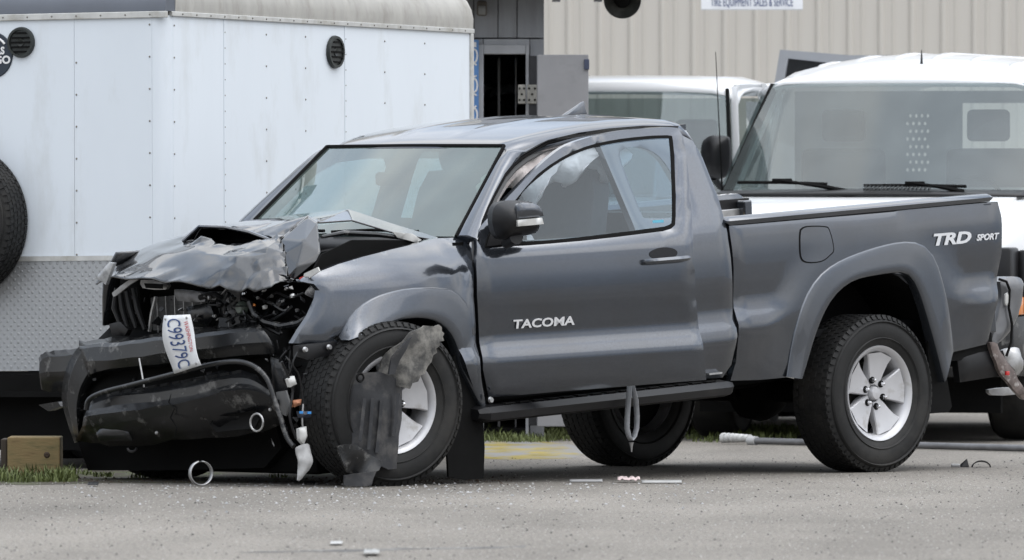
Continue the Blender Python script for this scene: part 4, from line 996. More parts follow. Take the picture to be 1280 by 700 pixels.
# shark fin aerial
q = S(718, 146, 0); 
fin = MB().loft([[(q.x + .075, -.018, 1.818), (q.x - .075, -.018, 1.815), (q.x - .075, .018, 1.815), (q.x + .075, .018, 1.818)], [(q.x - .0, -.012, 1.85), (q.x - .066, -.012, 1.85), (q.x - .066, .012, 1.85), (q.x - .0, .012, 1.85)], [(q.x - .05, -.005, 1.875), (q.x - .07, -.005, 1.878), (q.x - .07, .005, 1.878), (q.x - .05, .005, 1.875)]]).build('shark_fin_aerial', FLARE, truck, bevel=.004)
wb = [(2.70, -.735, 1.325), (2.70, .735, 1.325)]; wt = [(2.215, .60, 1.725), (2.215, -.60, 1.725)]
def wsp(s, t, off=0.):
    a, b, c2, d = Vector(wb[0]), Vector(wb[1]), Vector(wt[0]), Vector(wt[1]); p = (a * (1 - s) + b * s) * (1 - t) + (d * (1 - s) + c2 * s) * t
    return p + Vector((.10, 0, .010)) * (4 * s * (1 - s)) * (1 - .5 * t) + Vector((.64, 0, .77)) * off
def roof_edge(x): return Vector((x, .655, itp(x, sorted(zip(rx, rz))) - .066))
seal_px = [(597, 300), (602, 276), (609, 259), (619, 239), (631, 217), (643, 203), (657, 192), (683, 177.5), (720, 168.5), (757, 163.5), (800, 160), (846, 160)]
SEAL = [SY(u, v, lambda x, z: ycab(x, z) - .006) for u, v in seal_px]
UPP = [wsp(1, t) for t in (0, .18, .36, .56, .78, .97)] + [roof_edge(max(1.05, SEAL[i].x)) for i in range(6, 12)]
def pillar(s, name='pillar'):
    rings = []
    for a, b in zip(UPP, SEAL):
        mid = a.lerp(b, .5) + Vector((.004, .016, .014)); q1 = a.lerp(b, .15) + Vector((.004, .008, .010)); q2 = a.lerp(b, .85) + Vector((0, .010, .006))
        P = [a, q1, mid, q2, b, b + Vector((-.02, -.05, -.01)), a + Vector((-.03, -.03, -.035))]
        rings.append([Vector((p.x, s * p.y, p.z)) for p in P])
    o = MB().loft(rings).build(name, PAINT, truck, smooth=60)
    MB().tube([Vector((p.x - .006, s * (p.y - .004), p.z - .006)) for p in SEAL], .009, 6).build('door_seal', SOOT, o)
    MB().tube([Vector((p.x - .035, s * (p.y - .035), p.z - .03)) for p in SEAL], .016, 6).build('pillar_trim', INTER, o)
    return o
pillar(1); pillar(-1)
ws = quadsheet('windscreen', [wb[0], wb[1], wt[0], wt[1]], GLASSW, truck, bow=(.10, 0, .010), n=20, k=10)
MB().tube([wsp(i / 20, 1, .002) for i in range(21)], .009, 6).build('windscreen_seal', SOOT, ws)
MB().tube([wsp(0, i / 10, .002) for i in range(11)], .011, 6).build('windscreen_seal', SOOT, ws); MB().tube([wsp(1, i / 10, .002) for i in range(11)], .009, 6).build('windscreen_seal', SOOT, ws)
# shaded band and mirror stalk behind the glass
V = []; F = []
for j in range(3):
    for i in range(21): V.append(wsp(i / 20, .995 - j * .065, -.004))
for j in range(2):
    for i in range(20): q = j * 21 + i; F.append((q, q + 1, q + 22, q + 21))
MB().add(V, F).build('shade_band', glass('shade_band_glass', (.35, .37, .36), 1.3, .1, .25, (.10, .10, .10)), ws, smooth=80)
m_ = wsp(.5, .72, -.05); MB().box(m_.x - .03, m_.x + .01, m_.y - .11, m_.y + .11, m_.z - .035, m_.z + .03).build('rear_view_mirror', SOOT, truck, bevel=.015)
MB().add([wsp(i / 20, 0, 0) + Vector((dx, 0, dz)) for dx, dz in ((-.02, .0), (.10, -.035), (.12, -.07)) for i in range(21)], [(j * 21 + i, j * 21 + i + 1, j * 21 + i + 22, j * 21 + i + 21) for j in range(2) for i in range(20)]).build('cowl', BLACK, truck, smooth=60)
for (s0, s1, t0) in ((.10, .46, .02), (.50, .86, .02)):
    a, b = wsp(s0, t0, .012), wsp(s1, t0 + .01, .012); MB().tube([a, a.lerp(b, .5) + Vector((.03, 0, .01)), b], .008, 6).build('wiper', SOOT, truck)
# back wall of the cab with its window
MB().add([(1.02, -.84, .56), (1.02, .84, .56), (1.0, .86, 1.30), (1.0, -.86, 1.30)], [(0, 1, 2, 3)]).build('cab_back', PAINT, truck, smooth=None)
MB().add([(1.0, -.70, 1.33), (1.0, .70, 1.33), (1.0, .62, 1.70), (1.0, -.62, 1.70)], [(0, 1, 2, 3)]).build('rear_glass', GLASSS, truck, smooth=None)
MB().box(.99, 1.02, -.84, .84, 1.29, 1.335).build('back_sill', PAINT, truck, smooth=None); MB().box(.985, 1.02, -.62, .62, 1.70, 1.76).build('back_header', PAINT, truck, smooth=None)

# ---------------- right door (closed) and its window
rd_out = [(2.68, .57), (2.69, 1.30), (2.45, 1.52), (2.27, 1.645), (2.05, 1.70), (1.75, 1.715), (1.66, 1.70), (1.635, 1.28), (1.64, .57)]
rgl = [(2.50, 1.335), (2.42, 1.46), (2.28, 1.575), (2.10, 1.64), (1.75, 1.655), (1.70, 1.60), (1.70, 1.34)]
rdr = sheet('door', rd_out, lambda a, b, d: (a, -ycab(a, b), b), (0, .04, 0), PAINT, truck, step=.06, holes=[rgl])
sheet('door_glass', rgl, lambda a, b, d: (a, -ycab(a, b) + .012, b), (0, .004, 0), GLASSS, rdr, step=.08)
0 and MB().loft([[(2.46 + dx * k, -(.93 + dy), 1.36 + dz * k) for dx, dz in ((-.03, -.06), (.06, -.05), (.08, .05), (-.02, .075))] for dy, k in ((.02, .8), (.08, 1.1), (.22, 1.15), (.27, .8))]).build('door_mirror', BLACK, rdr, bevel=.02)

# ---------------- left door, standing ajar
TH = R(24)
HX, HY = 2.70, .90
DL = Matrix.Translation((HX, HY, 0)) @ Matrix.Rotation(-TH, 4, 'Z')
DM = TKM @ DL
_door = _cab - .90
def ydo(x, z): return float(np.interp(z, _Z, _door))
def D(u, v): return frame_surf(DM, u, v, ydo)
def DLst(pts): return [(q.x, q.z) for q in (D(u, v) for u, v in pts)]
d_front = DLst([(597, 300), (596.5, 330), (597.5, 370), (600, 420), (605, 462), (612, 497)])
d_bot = DLst([(650, 494), (700, 489.5), (760, 485), (820, 480), (884, 475)])
d_back = DLst([(881, 440), (874, 405), (871, 370), (869, 330), (867, 290), (864, 240), (860, 200), (855, 170)])
d_top = DLst([(848, 160), (832, 159), (789, 162), (757, 167), (720, 177), (697, 189), (668, 214), (645, 237), (626, 257), (608, 276), (600, 288)])
gl = smoothline(DLst([(645, 302), (648, 251), (674, 222), (703, 201), (731, 188), (760, 180.5), (794, 175.5), (833, 173), (838, 178), (840.5, 216), (841.5, 268), (838, 281), (811, 286), (731, 296), (680, 301)]), 3)
gl = [p for p in gl]
sail = DLst([(609, 308), (613, 294), (630, 271), (646, 254), (643, 304)])
grow = lambda P, k: [tuple(np.mean(P, 0) + (np.array(p) - np.mean(P, 0)) * k) for p in P]
hole = smoothline(DLst([(607, 309), (611, 294), (628, 271), (647, 248), (673, 218), (703, 197), (731, 184), (760, 176.5), (794, 171.5), (835, 169), (842, 176), (844.5, 216), (845.5, 270), (840, 285), (811, 290.5), (731, 300), (660, 306)]), 2)
door = sheet('door', d_front + d_bot + d_back + smoothline(d_top, 3), lambda a, b, d: (a, ydo(a, b) - .012 * math.exp(-d / .007), b), (0, -.045, 0), PAINT, truck, step=.035, holes=[hole])
door.matrix_local = DL
# inner trim so the door has a back
tr_ = sheet('door_trim', d_front + d_bot + [p for p in d_back if p[1] < 1.3] + [(d_back[3][0], 1.29), (d_front[0][0], 1.29)], lambda a, b, d: (a, ydo(a, b) - .05, b), (0, -.03, 0), INTER, door, step=.10, back=True)
sheet('door_glass', gl, lambda a, b, d: (a, ydo(a, b) - .014, b), (0, -.004, 0), GLASSS, door, step=.05)
sl2 = sheet('window_seal', hole, lambda a, b, d: (a, ydo(a, b) - .008, b), (0, -.01, 0), SOOT, door, step=.05, holes=[gl, ])
sheet('mirror_sail', sail, lambda a, b, d: (a, ydo(a, b) - .002, b), (0, -.01, 0), BLACK, door, step=.03)
# handle with bowl
hc = D(829, 317); MB().add(*(lambda P: (P, [tuple(range(len(P)))]))([(hc.x + .072 * math.cos(a), ydo(hc.x, hc.z) + .0045, hc.z + .030 * math.sin(a)) for a in np.linspace(0, 2 * math.pi, 25)[:-1]])).build('handle_bowl', mat('handle_recess', (.03, .031, .034), .4, .4), door, smooth=None)
a, b = D(801, 327), D(861, 322)
MB().loft([[(x, yy + o1, z + o2) for o1, o2 in ((.0, -.011 * k), (.018 * k, -.012 * k), (.026 * k, 0), (.018 * k, .012 * k), (.0, .011 * k))] for x, z, k, yy in [(a.x + (b.x - a.x) * t, a.z + (b.z - a.z) * t, kk, ydo(a.x, a.z) + .004 + hh) for t, kk, hh in ((0, .75, 0), (.06, 1, .012), (.3, 1.05, .022), (.7, 1.05, .022), (.9, 1.1, .012), (1, .7, 0))]]).build('handle', PAINT, door, smooth=50)
lk = D(853, 322.5); MB().lathe([(.001, .003), (.008, .003), (.010, 0)], 14, 'y').build('lock', CHROME, door, M=Matrix.Translation((lk.x, ydo(lk.x, lk.z) + .034, lk.z)))
# TACOMA badge
a, b = D(640, 406), D(716, 401); xd = (b - a).normalized(); n = xd.cross(Vector((0, 0, 1))).normalized()
text('badge', 'TACOMA', .056, axes((a + b) / 2 + n * .010, xd, n.cross(xd), n), mat('chrome_badge', (.80, .80, .81), .25, .6), door, ext=.0025, shear=.12, sx=1.30, bold=.0016)
# blue sticker low in the window corner
a = D(824, 277); MB().box(a.x - .028, a.x + .028, ydo(a.x, a.z) - .013, ydo(a.x, a.z) - .0125, a.z - .007, a.z + .007).build('sticker', mat('sticker_blue', (.12, .45, .60), .5), door, smooth=None)
# mirror housing
mo = DLst([(621, 278), (622, 263), (628, 254), (642, 251), (668, 252), (677, 258), (681, 272), (680, 286), (674, 293), (655, 297), (634, 300), (625, 293)])
def dmr(a, b, d): return (a, .10 + .13 * (1 - math.exp(-d / .035)), b)
YM = .10
mo = [(q.x, q.z) for q in (frame_px(DM, u, v, 1, YM + .06) for u, v in [(621, 278), (622, 264), (628, 255), (642, 251.5), (666, 252), (676, 258), (680, 271), (680, 284), (674, 292), (655, 296), (634, 300), (625, 293)])]
mh = sheet('door_mirror', smoothline(mo + [mo[0]], 3)[:-1], lambda a, b, d: (a, YM + .11 * (1 - math.exp(-d / .030)), b), (.0, -.06, 0), BLACK, door, step=.02, back=True, smooth=70)
cap_px = [(646, 270), (646, 254), (666, 254), (675, 259), (678.5, 271)]
cp = smoothline([(q.x, q.z) for q in (frame_px(DM, u, v, 1, YM + .09) for u, v in [(645, 273), (646, 255), (664, 254), (674, 259), (678, 270)])], 3)
sheet('mirror_cap', cp, lambda a, b, d: (a, YM + .105 + .02 * (1 - math.exp(-d / .015)), b), (0, -.03, 0), FLARE, mh, step=.02, smooth=70)
ls = [(q.x, q.z) for q in (frame_px(DM, u, v, 1, YM + .11) for u, v in [(646, 275), (677, 272), (679, 280), (647, 283)])]
sheet('mirror_signal', ls, lambda a, b, d: (a, YM + .118 + .012 * (1 - math.exp(-d / .01)), b), (0, -.03, 0), mat('signal_lens', (.62, .62, .60), .15, .3, .6), mh, step=.02)
e = frame_px(DM, 636, 301, 1, .03); MB().tube([(e.x, YM + .03, e.z + .02), (e.x + .01, .02, e.z - .01)], [.035, .028], 10).build('mirror_foot', BLACK, mh)
# seat belt loop hanging out below the door
sb = empty('seat_belt', Matrix.Translation(org), 'x', 'x'); bpy.data.objects.remove(sb)
Yb = 1.02; P = [S(u, v, Yb) for u, v in [(786, 480), (784.5, 500), (783, 520), (782.5, 535), (785, 546), (788, 551), (792, 546), (795, 535), (795.5, 520), (794, 500), (789, 480)]]
V = []; F = []
for p in P:
    V += [p + Vector((.0, -.012, 0)), p + Vector((-.008, .014, 0))]
for i in range(len(P) - 1): F.append((2 * i, 2 * i + 1, 2 * i + 3, 2 * i + 2))
o = MB().add(V, F).build('seat_belt', STRAP, truck, smooth=60); md = o.modifiers.new('t', 'SOLIDIFY'); md.thickness = .003
p = S(789, 553, Yb); MB().tube([p, p + Vector((0, 0, -.022)), p + Vector((0, 0, -.045))], [.012, .006, .003], 8).build('buckle_tongue', STEEL, o)

# ---------------- running boards
zb_ = S(760, 500, .97).z
for s in (1, -1):
    rings = []
    for x, k in ((2.80, .6), (2.76, 1), (1.9, 1), (1.12, 1), (1.06, .6)):
        rings.append([(x, s * .76, zb_ + .028), (x, s * .90, zb_ + .034 * k), (x, s * (.955 if k == 1 else .93), zb_ + .026 * k), (x, s * (.98 if k == 1 else .94), zb_ - .002), (x, s * (.972 if k == 1 else .93), zb_ - .036 * k), (x, s * .93, zb_ - .048 * k), (x, s * .76, zb_ - .04)])
    rb_ = MB().loft(rings).build('running_board', BLACK, truck, smooth=35)
    for k in range(15):
        x = 2.60 - k * .098; MB().box(x - .034, x + .034, min(s * .905, s * .95), max(s * .905, s * .95), zb_ + .029, zb_ + .0365).build('step_pad', SOOT, rb_, smooth=None, bevel=.003)
MB().lathe([(.001, .01), (.012, .01), (.016, 0)], 12, 'y').build('board_bolt', STEEL, truck, M=Matrix.Translation(S(613, 500, .955)))
for s in (1, -1): MB().box(1.05, 2.70, min(s * .80, s * .885), max(s * .80, s * .885), zb_ + .05, .58).build('rocker', SOOT, truck, smooth=None)
q = S(893, 467, .93); MB().box(q.x - .05, q.x + .04, .90, .935, q.z - .004, q.z + .004).build('sill_scuff', STEEL, truck, smooth=None)

# ---------------- frame, floor, engine bay, interior
for s in (1, -1):
    MB().box(-1.0, 3.55, min(s * .40, s * .48), max(s * .40, s * .48), .46, .58).build('frame_rail', SOOT, truck, smooth=None)
MB().box(1.03, 2.72, -.80, .80, .50, .57).build('cab_floor', SOOT, truck, smooth=None)
MB().box(2.70, 2.76, -.78, .78, .50, 1.30).build('firewall', SOOT, truck, smooth=None)
MB().box(2.80, 3.45, -.36, .36, .52, 1.12).build('engine', mat('engine_black', (.02, .02, .021), .5, .2, var=.4, vscale=12), truck, bevel=.04)
MB().box(2.77, 3.5, .60, .74, .98, 1.09).build('inner_wing', SOOT, truck, bevel=.01); MB().box(2.77, 3.5, -.74, -.60, .98, 1.22).build('inner_wing', SOOT, truck, bevel=.01)
MB().box(.15, 1.0, -.3, .3, .42, .66).build('fuel_tank', SOOT, truck, bevel=.05)
MB().tube([(0, -.72, .385), (0, .72, .385)], .055, 12).build('rear_axle', SOOT, truck); MB().lathe([(.02, -.15), (.13, -.08), (.15, 0), (.13, .08), (.02, .15)], 20, 'x').build('differential', SOOT, truck, M=Matrix.Translation((0, .1, .385)))
for s in (1, -1):
    for x0, x1 in ((-.52, .55),):
        V = []; F = []
        for i in range(13):
            a = R(10 + 160 * i / 12); xx, zz = .03 + .52 * math.cos(a), .48 + .52 * math.sin(a)
            V += [(xx, s * .88, zz), (xx, s * .50, zz)]
        for i in range(12): F.append((2 * i, 2 * i + 1, 2 * i + 3, 2 * i + 2))
        MB().add(V, F).build('wheel_housing', SOOT, truck, smooth=60)
    V = []; F = []
    for i in range(13):
        a = R(5 + 170 * i / 12); xx, zz = 3.22 + .47 * math.cos(a), .58 + .42 * math.sin(a); V += [(xx, s * .86, zz), (xx, s * .48, zz)]
    for i in range(12): F.append((2 * i, 2 * i + 1, 2 * i + 3, 2 * i + 2))
    MB().add(V, F).build('wheel_housing', SOOT, truck, smooth=60)
    MB().box(-.55, .6, min(s * .48, s * .5), max(s * .48, s * .5), .62, 1.0).build('wheel_housing', SOOT, truck, smooth=None)
mb = MB(); V = []
MB().box(2.22, 2.68, -.76, .76, 1.02, 1.27).build('dashboard', INTER, truck, bevel=.06, seg=3)
TAN = mat('grey_seat_cloth', (.07, .07, .072), .85, var=.1, vscale=20)
for y in (-.37, .37):
    st_ = MB().loft([rrect(1.72, .24, .86, 1.0, .05), rrect(2.2, .25, .86, 1.0, .05)]).build('seat', TAN, truck, smooth=50, M=Matrix.Translation((0, y, -.02)))
    MB().loft([[(1.72 - .18 * t + dx, y + dy * k, .95 + .62 * t) for dx, dy in ((-.07, -.24), (.05, -.25), (.07, 0), (.05, .25), (-.07, .24))] for t, k in ((0, 1), (.4, 1.02), (.85, .9), (1, .7))]).build('backrest', TAN, st_, smooth=60)
    MB().loft([[(1.52 + dx, y + dy * k, 1.57 + .17 * t) for dx, dy in ((-.05, -.12), (.05, -.12), (.06, 0), (.05, .12), (-.05, .12))] for t, k in ((0, .8), (.3, 1), (.8, 1), (1, .75))]).build('headrest', TAN, st_, smooth=60)
sw = MB(); sw.tube([Vector((2.08, .37, 1.22)) + Matrix.Rotation(R(-25), 3, 'Y') @ Vector((0, .185 * math.cos(a), .185 * math.sin(a))) for a in np.linspace(0, 2 * math.pi, 29)], .015, 8); swo = sw.build('steering_wheel', SOOT, truck)
MB().lathe([(.001, -.05), (.07, -.04), (.09, 0), (.02, .14)], 16, 'x').build('steering_hub', SOOT, swo, M=Matrix.Translation((2.10, .37, 1.22)))
# burst air bags: curtain hanging from the roof rail, wheel bag
V = []; F = []; n1, n2 = 26, 9
for i in range(n1):
    x = 2.42 - 1.0 * i / (n1 - 1)
    ztop = itp(x, [(1.3, 1.71), (2.0, 1.70), (2.2, 1.665), (2.45, 1.53)]); h = .16 + .10 * math.sin(i * .9) * .4 + .10 * math.exp(-((x - 2.02) / .12) ** 2)
    for j in range(n2):
        t = j / (n2 - 1); V.append((x + .02 * math.sin(j * 1.3 + i), .60 + .05 * math.sin(t * math.pi) + .018 * math.sin(i * 1.9 + j * .8), ztop - h * t))
for i in range(n1 - 1):
    for j in range(n2 - 1): q = i * n2 + j; F.append((q, q + 1, q + n2 + 1, q + n2))
o = MB().add(V, F).build('curtain_airbag', FABRIC, truck, smooth=70); md = o.modifiers.new('t', 'SOLIDIFY'); md.thickness = .012
V = []; F = []
PINK = mat('torn_trim_pink', (.55, .38, .34), .8, var=.35, vscale=16)
for i in range(9):
    a0 = Vector((2.66, .74, 1.31)).lerp(Vector((2.36, .64, 1.57)), i / 8)
    for j in range(5): V.append(a0 + Vector((-.03 * j + .012 * math.sin(i * 2.1 + j), -.012 * j + .012 * math.sin(i * 3 + j * 2), -.018 * j + .010 * math.cos(i * 1.7))))
for i in range(8):
    for j in range(4): q = i * 5 + j; F.append((q, q + 1, q + 6, q + 5))
o = MB().add(V, F).build('torn_pillar_trim', PINK, truck, smooth=40); md = o.modifiers.new('t', 'SOLIDIFY'); md.thickness = .006
mb = MB(); mb.lathe([(.001, .12), (.10, .11), (.2, .06), (.24, 0), (.2, -.05), (.08, -.09), (.001, -.1)], 20, 'x')
mb.v = [tuple(Vector(p) + Vector((0, 0, 0)) + .02 * noise.noise_vector(Vector(p) * 9)) for p in mb.v]
mb.build('wheel_airbag', FABRIC, truck, smooth=70, M=Matrix.Translation((1.98, .37, 1.10)))

# ---------------- wheels
def make_wheel(name):
    """alloy in its own frame: axis along +y (outer face at +y)"""
    w_ = MB().lathe([(.205, -.11), (.198, -.02), (.196, .06), (.206, .095), (.222, .112), (.232, .116), (.236, .108), (.232, .09), (.225, .02), (.22, -.11)], 64, 'y').build(name, ALLOY, None, smooth=40)
    for k in range(5):
        a0 = 2 * math.pi * k / 5 + .45; mb = MB(); rings = []
        for r_, hw, yo, dp_ in ((.045, .62, .072, .05), (.085, .52, .076, .05), (.13, .46, .080, .04), (.17, .44, .086, .03), (.203, .455, .094, .03)):
            rg = []
            for aa, yy in ((-hw, yo - dp_), (-hw, yo - .006), (-hw * .93, yo), (0, yo), (hw * .93, yo), (hw, yo - .006), (hw, yo - dp_)):
                rg.append((r_ * math.cos(a0 + aa), yy, r_ * math.sin(a0 + aa)))
            rings.append(rg)
        mb.loft(rings); mb.build('spoke', ALLOY, w_, smooth=30)
    MB().lathe([(.001, .094), (.028, .092), (.033, .084), (.036, .06)], 24, 'y').build('centre_cap', ALLOY, w_)
    for k in range(6):
        a = 2 * math.pi * k / 6 + .3; o = MB().lathe([(.001, .100), (.008, .098), (.0105, .090), (.0105, .062)], 6, 'y').build('lug_nut', CHROME, w_, smooth=None, M=Matrix.Translation((.066 * math.cos(a), 0, .066 * math.sin(a))))
        MB().lathe([(.0105, .0775), (.017, .0785), (.018, .070)], 14, 'y').build('lug_recess', SOOT, w_, M=Matrix.Translation((.066 * math.cos(a), 0, .066 * math.sin(a))))
    MB().lathe([(.02, .0), (.15, .0), (.155, -.02), (.155, -.03), (.02, -.03)], 36, 'y', ).build('brake_disc', mat('brake_dark', (.06, .055, .05), .5, .6), w_)
    MB().lathe([(.02, -.035), (.20, -.035), (.20, -.05), (.02, -.05)], 30, 'y').build('backplate', SOOT, w_)
    tyre_mesh(.387, .262, .226, 84, True, 6).build('tyre', RUBBER, w_, smooth=35)
    return w_
w0 = make_wheel('wheel'); w0.parent = truck
def wheel_pose(x, y, steer=0., flip=False, camber=0., spin=0., z=.385):
    M = LEVEL @ Matrix.Translation((x, y, z)) @ Matrix.Rotation(steer, 4, 'Z') @ Matrix.Rotation(camber, 4, 'X')
    if flip: M = M @ Matrix.Rotation(math.pi, 4, 'Z')
    return TKI @ M @ Matrix.Rotation(spin, 4, 'Y')
w0.matrix_local = wheel_pose(.0, .80)
copytree(w0, truck, wheel_pose(0, -.80, 0, True, 0, .7))
hub = frame_px(LEVEL, 496, 507, 1, .93)
copytree(w0, truck, wheel_pose(hub.x, .825, R(-11), False, R(-2), 1.35))
copytree(w0, truck, wheel_pose(3.16, -.80, R(-11), True, 0, .2))
# mud flaps
def flap(px, y, name='mud_flap'):
    P = [(q.x, q.z) for q in (S(u, v, y) for u, v in px)]
    return sheet(name, P, lambda a, b, d: (a, y + .01 * math.sin(b * 9), b), (-.015, -.012, 0), BLACK, truck, step=.06, back=True)
def flap3(px, y0, y1, name='mud_flap'):
    """flap hanging across the car: pixel outline on a plane x = const"""
fq = [S(u, v, .90) for u, v in [(580, 432), (594, 470), (604, 520), (606, 560), (604.5, 599), (583, 601), (562, 597), (560, 560), (564, 500), (570, 450)]]
def slant(px, y, tilt, m, name, th=.012, step=.05):
    P = [S(u, v, y) for u, v in px]; return sheet(name, [(p.x, p.z) for p in P], lambda a, b, d: (a, y, b), (0, -th, 0), m, truck, step=step, back=True)
slant([(578, 428), (592, 466), (603, 512), (606, 560), (604.5, 598), (583, 600), (561, 596), (559, 565), (562, 500), (568, 445)], .885, 0, SOOT, 'mud_flap')
slant([(1160, 380), (1172, 420), (1182, 462), (1190, 508), (1186, 515), (1163, 517), (1164, 480), (1160, 440)], .885, 0, SOOT, 'mud_flap')

# ---------------- rear corner: torn lamp, bumper end, dangling bracket
def xsheet(name, px, X, bulge, rad, m, par, th=.03, step=.025, axis=0, back=True, pr=3, close=True):
    P = [FX_(u, v, X) for u, v in px]; Q = [(p.y, p.z) for p in P]
    if pr > 1: Q = smoothline(Q + [Q[0]], pr)[:-1]
    return sheet(name, Q, lambda a, b, d: (X + bulge * (1 - math.exp(-d / rad)), a, b), (-th, 0, 0), m, par, step=step, back=back, smooth=60)
def ysheet(name, px, y, bulge, rad, m, par, th=.03, step=.025, pr=3, wob=0.):
    P = [S(u, v, y) for u, v in px]; Q = [(p.x, p.z) for p in P]
    if pr > 1: Q = smoothline(Q + [Q[0]], pr)[:-1]
    return sheet(name, Q, lambda a, b, d: (a, y + bulge * (1 - math.exp(-d / rad)) + wob * noise.noise(Vector((a * 14, b * 14, y * 5))), b), (0, -th, 0), m, par, step=step, back=True, smooth=60)
tlamp = ysheet('lamp_housing', [(1250, 352), (1262, 346), (1276, 348), (1279, 362), (1272, 395), (1258, 420), (1240, 431), (1246, 400), (1252, 372)], .84, .035, .02, mat('grey_lamp_housing', (.12, .122, .128), .35, .2, .4, var=.2, vscale=9), truck, th=.10)
ysheet('clear_lens', [(1257, 368), (1262, 366), (1262, 380), (1257, 381)], .885, .008, .01, WHITEP, tlamp, th=.01, step=.01)
MB().tube([S(u, v, .89) for u, v in [(1249, 349), (1258, 352), (1262, 362), (1261, 385), (1265, 405), (1264, 428), (1258, 445)]], .007, 6).build('loose_cable', SOOT, truck)
br = ysheet('torn_bracket', [(1238, 428), (1247, 430), (1262, 455), (1276, 478), (1284, 500), (1272, 492), (1254, 470), (1243, 448)], .90, .012, .015, mat('scraped_bracket', (.16, .13, .12), .5, .4, var=.4, vscale=25, dirt=(.45, .42, .40), dscale=14, dlo=.55, dhi=.65), truck, th=.02, pr=2, wob=.02)
ysheet('red_marker', [(1258, 464), (1262, 464), (1262, 469), (1258, 469)], .93, .006, .01, RED, br, th=.01, step=.01, pr=1)
ysheet('torn_bracket', [(1255, 438), (1268, 434), (1277, 440), (1279, 462), (1272, 470), (1262, 458)], .86, .015, .02, STEEL, truck, th=.02, pr=2, wob=.03)
ysheet('torn_bracket', [(1236, 487), (1262, 484), (1270, 493), (1240, 494)], .80, .005, .02, STEEL, truck, th=.02, pr=2)
mb = MB(); mb.loft([[(x, y, z) for x, y in ((-.96, -.86), (-1.06, -.7), (-1.10, 0), (-1.06, .70), (-.96, .84), (-.90, .84), (-.95, 0), (-.90, -.86))] for z in (.44, .62)]); mb.build('rear_bumper', BLACK, truck, bevel=.015)
MB().box(-.9, -.45, -.75, .84, .50, .60).build('hitch_frame', SOOT, truck, smooth=None)
MB().lathe([(.001, -.09), (.2, -.1), (.36, -.1), (.385, -.05), (.385, .05), (.36, .1), (.2, .1), (.001, .09)], 32, 'z').build('spare_wheel', RUBBER, truck, M=Matrix.Translation((-.55, -.05, .60)))
# lower bed sill in front of and behind the wheel
MB().box(.52, 1.0, .76, .87, .52, .66).build('bed_sill', SOOT, truck, smooth=None); MB().box(-.88, -.46, .76, .87, .50, .66).build('bed_sill', SOOT, truck, smooth=None)
ysheet('lower_valance', [(1196, 442), (1235, 432), (1248, 445), (1250, 470), (1200, 478)], .86, .02, .03, BLACK, truck, th=.04, pr=1)
# ================================================================== CRUSHED FRONT END
def H(u, v, X): return FX_(u, v, X)
hv = dict(
 A0=S(315, 274, -.70), A1=S(230, 293, -.69), A2=S(182, 308, -.71), A3=S(137, 338, -.74), A4=S(116, 351, -.77),
 R1=H(345, 271, 2.84), R2=H(386, 266, 2.90), R3=H(436, 261, 2.95), R4=H(490, 279, 2.86), R5=H(548, 297, 2.74),
 L5=H(546, 300, 2.78), L4=H(490, 290, 3.0), L3=H(440, 275, 3.18), F0=H(385, 270, 3.34), F1=H(397, 278, 3.40), F2=H(401, 316, 3.50), F3=H(396, 327, 3.53), F4=H(367, 351, 3.62), F5=H(361, 345, 3.64), F6=H(356, 316, 3.56), F7=H(350, 300, 3.50),
 U0=H(229, 303, 3.46), U1=H(250, 284, 3.42), U2=H(282, 285, 3.43), U3=H(312, 291, 3.46), U4=H(342, 302, 3.50),
 W1=H(255, 300, 3.52), W2=H(290, 300, 3.54), W3=H(325, 299, 3.53),
 M1=H(152, 333, 3.60), M2=H(200, 318, 3.60), M3=H(255, 314, 3.66), M4=H(296, 318, 3.68), M5=H(332, 322, 3.64), N4=H(291, 309, 3.60), N5=H(333, 308, 3.60),
 E1=H(140, 347, 3.70), E2=H(190, 351, 3.80), E3=H(250, 358, 3.83), E4=H(300, 361, 3.80), E5=H(340, 360, 3.72))
names = list(hv); ix = {n: i for i, n in enumerate(names)}
HF = ['A0 A1 U1 R1', 'R1 U1 U2 R2', 'R2 U2 U3 F0', 'F0 U3 U4 F7', 'R2 F0 F1 R3', 'R3 F1 L3', 'R3 L3 L4 R4', 'R4 L4 L5 R5',
      'A1 A2 U0 U1', 'A2 M2 W1 U0', 'A2 A3 M1 M2', 'A3 A4 E1 M1', 'M1 E1 E2 M2', 'M2 E2 E3 M3', 'M3 E3 E4 M4', 'M4 E4 E5 M5', 'M5 E5 F4 F5', 'M5 F5 F6', 'M2 M3 W2 W1', 'M3 M4 N4 W2', 'M4 M5 N5 N4', 'W2 N4 N5 W3', 'N5 M5 F6', 'N5 F6 F7', 'W3 N5 F7 U4',
      ]
me = bpy.data.meshes.new('bonnet'); me.from_pydata([tuple(hv[n]) for n in names], [], [tuple(ix[k] for k in f.split()) for f in HF])
bm = bmesh.new(); bm.from_mesh(me)
bmesh.ops.recalc_face_normals(bm, faces=bm.faces)
if sum(f.normal.z * f.calc_area() for f in bm.faces) < 0: bmesh.ops.reverse_faces(bm, faces=bm.faces)
def fw(p): return max(0., min(1., (p.x - 3.32) / .2))
bmesh.ops.triangulate(bm, faces=[f for f in bm.faces if len(f.verts) > 4])
bmesh.ops.subdivide_edges(bm, edges=bm.edges, cuts=1, use_grid_fill=True, smooth=.02)
bmesh.ops.triangulate(bm, faces=[f for f in bm.faces if f.calc_center_median().x > 3.35], quad_method='SHORT_EDGE')
for v in bm.verts: v.co += noise.noise_vector(v.co * 5.0) * .022 * fw(v.co)
bmesh.ops.subdivide_edges(bm, edges=[e for e in bm.edges if (e.verts[0].co.x + e.verts[1].co.x) / 2 > 3.35], cuts=1)
bmesh.ops.triangulate(bm, faces=[f for f in bm.faces if f.calc_center_median().x > 3.35])
rh = random.Random(21)
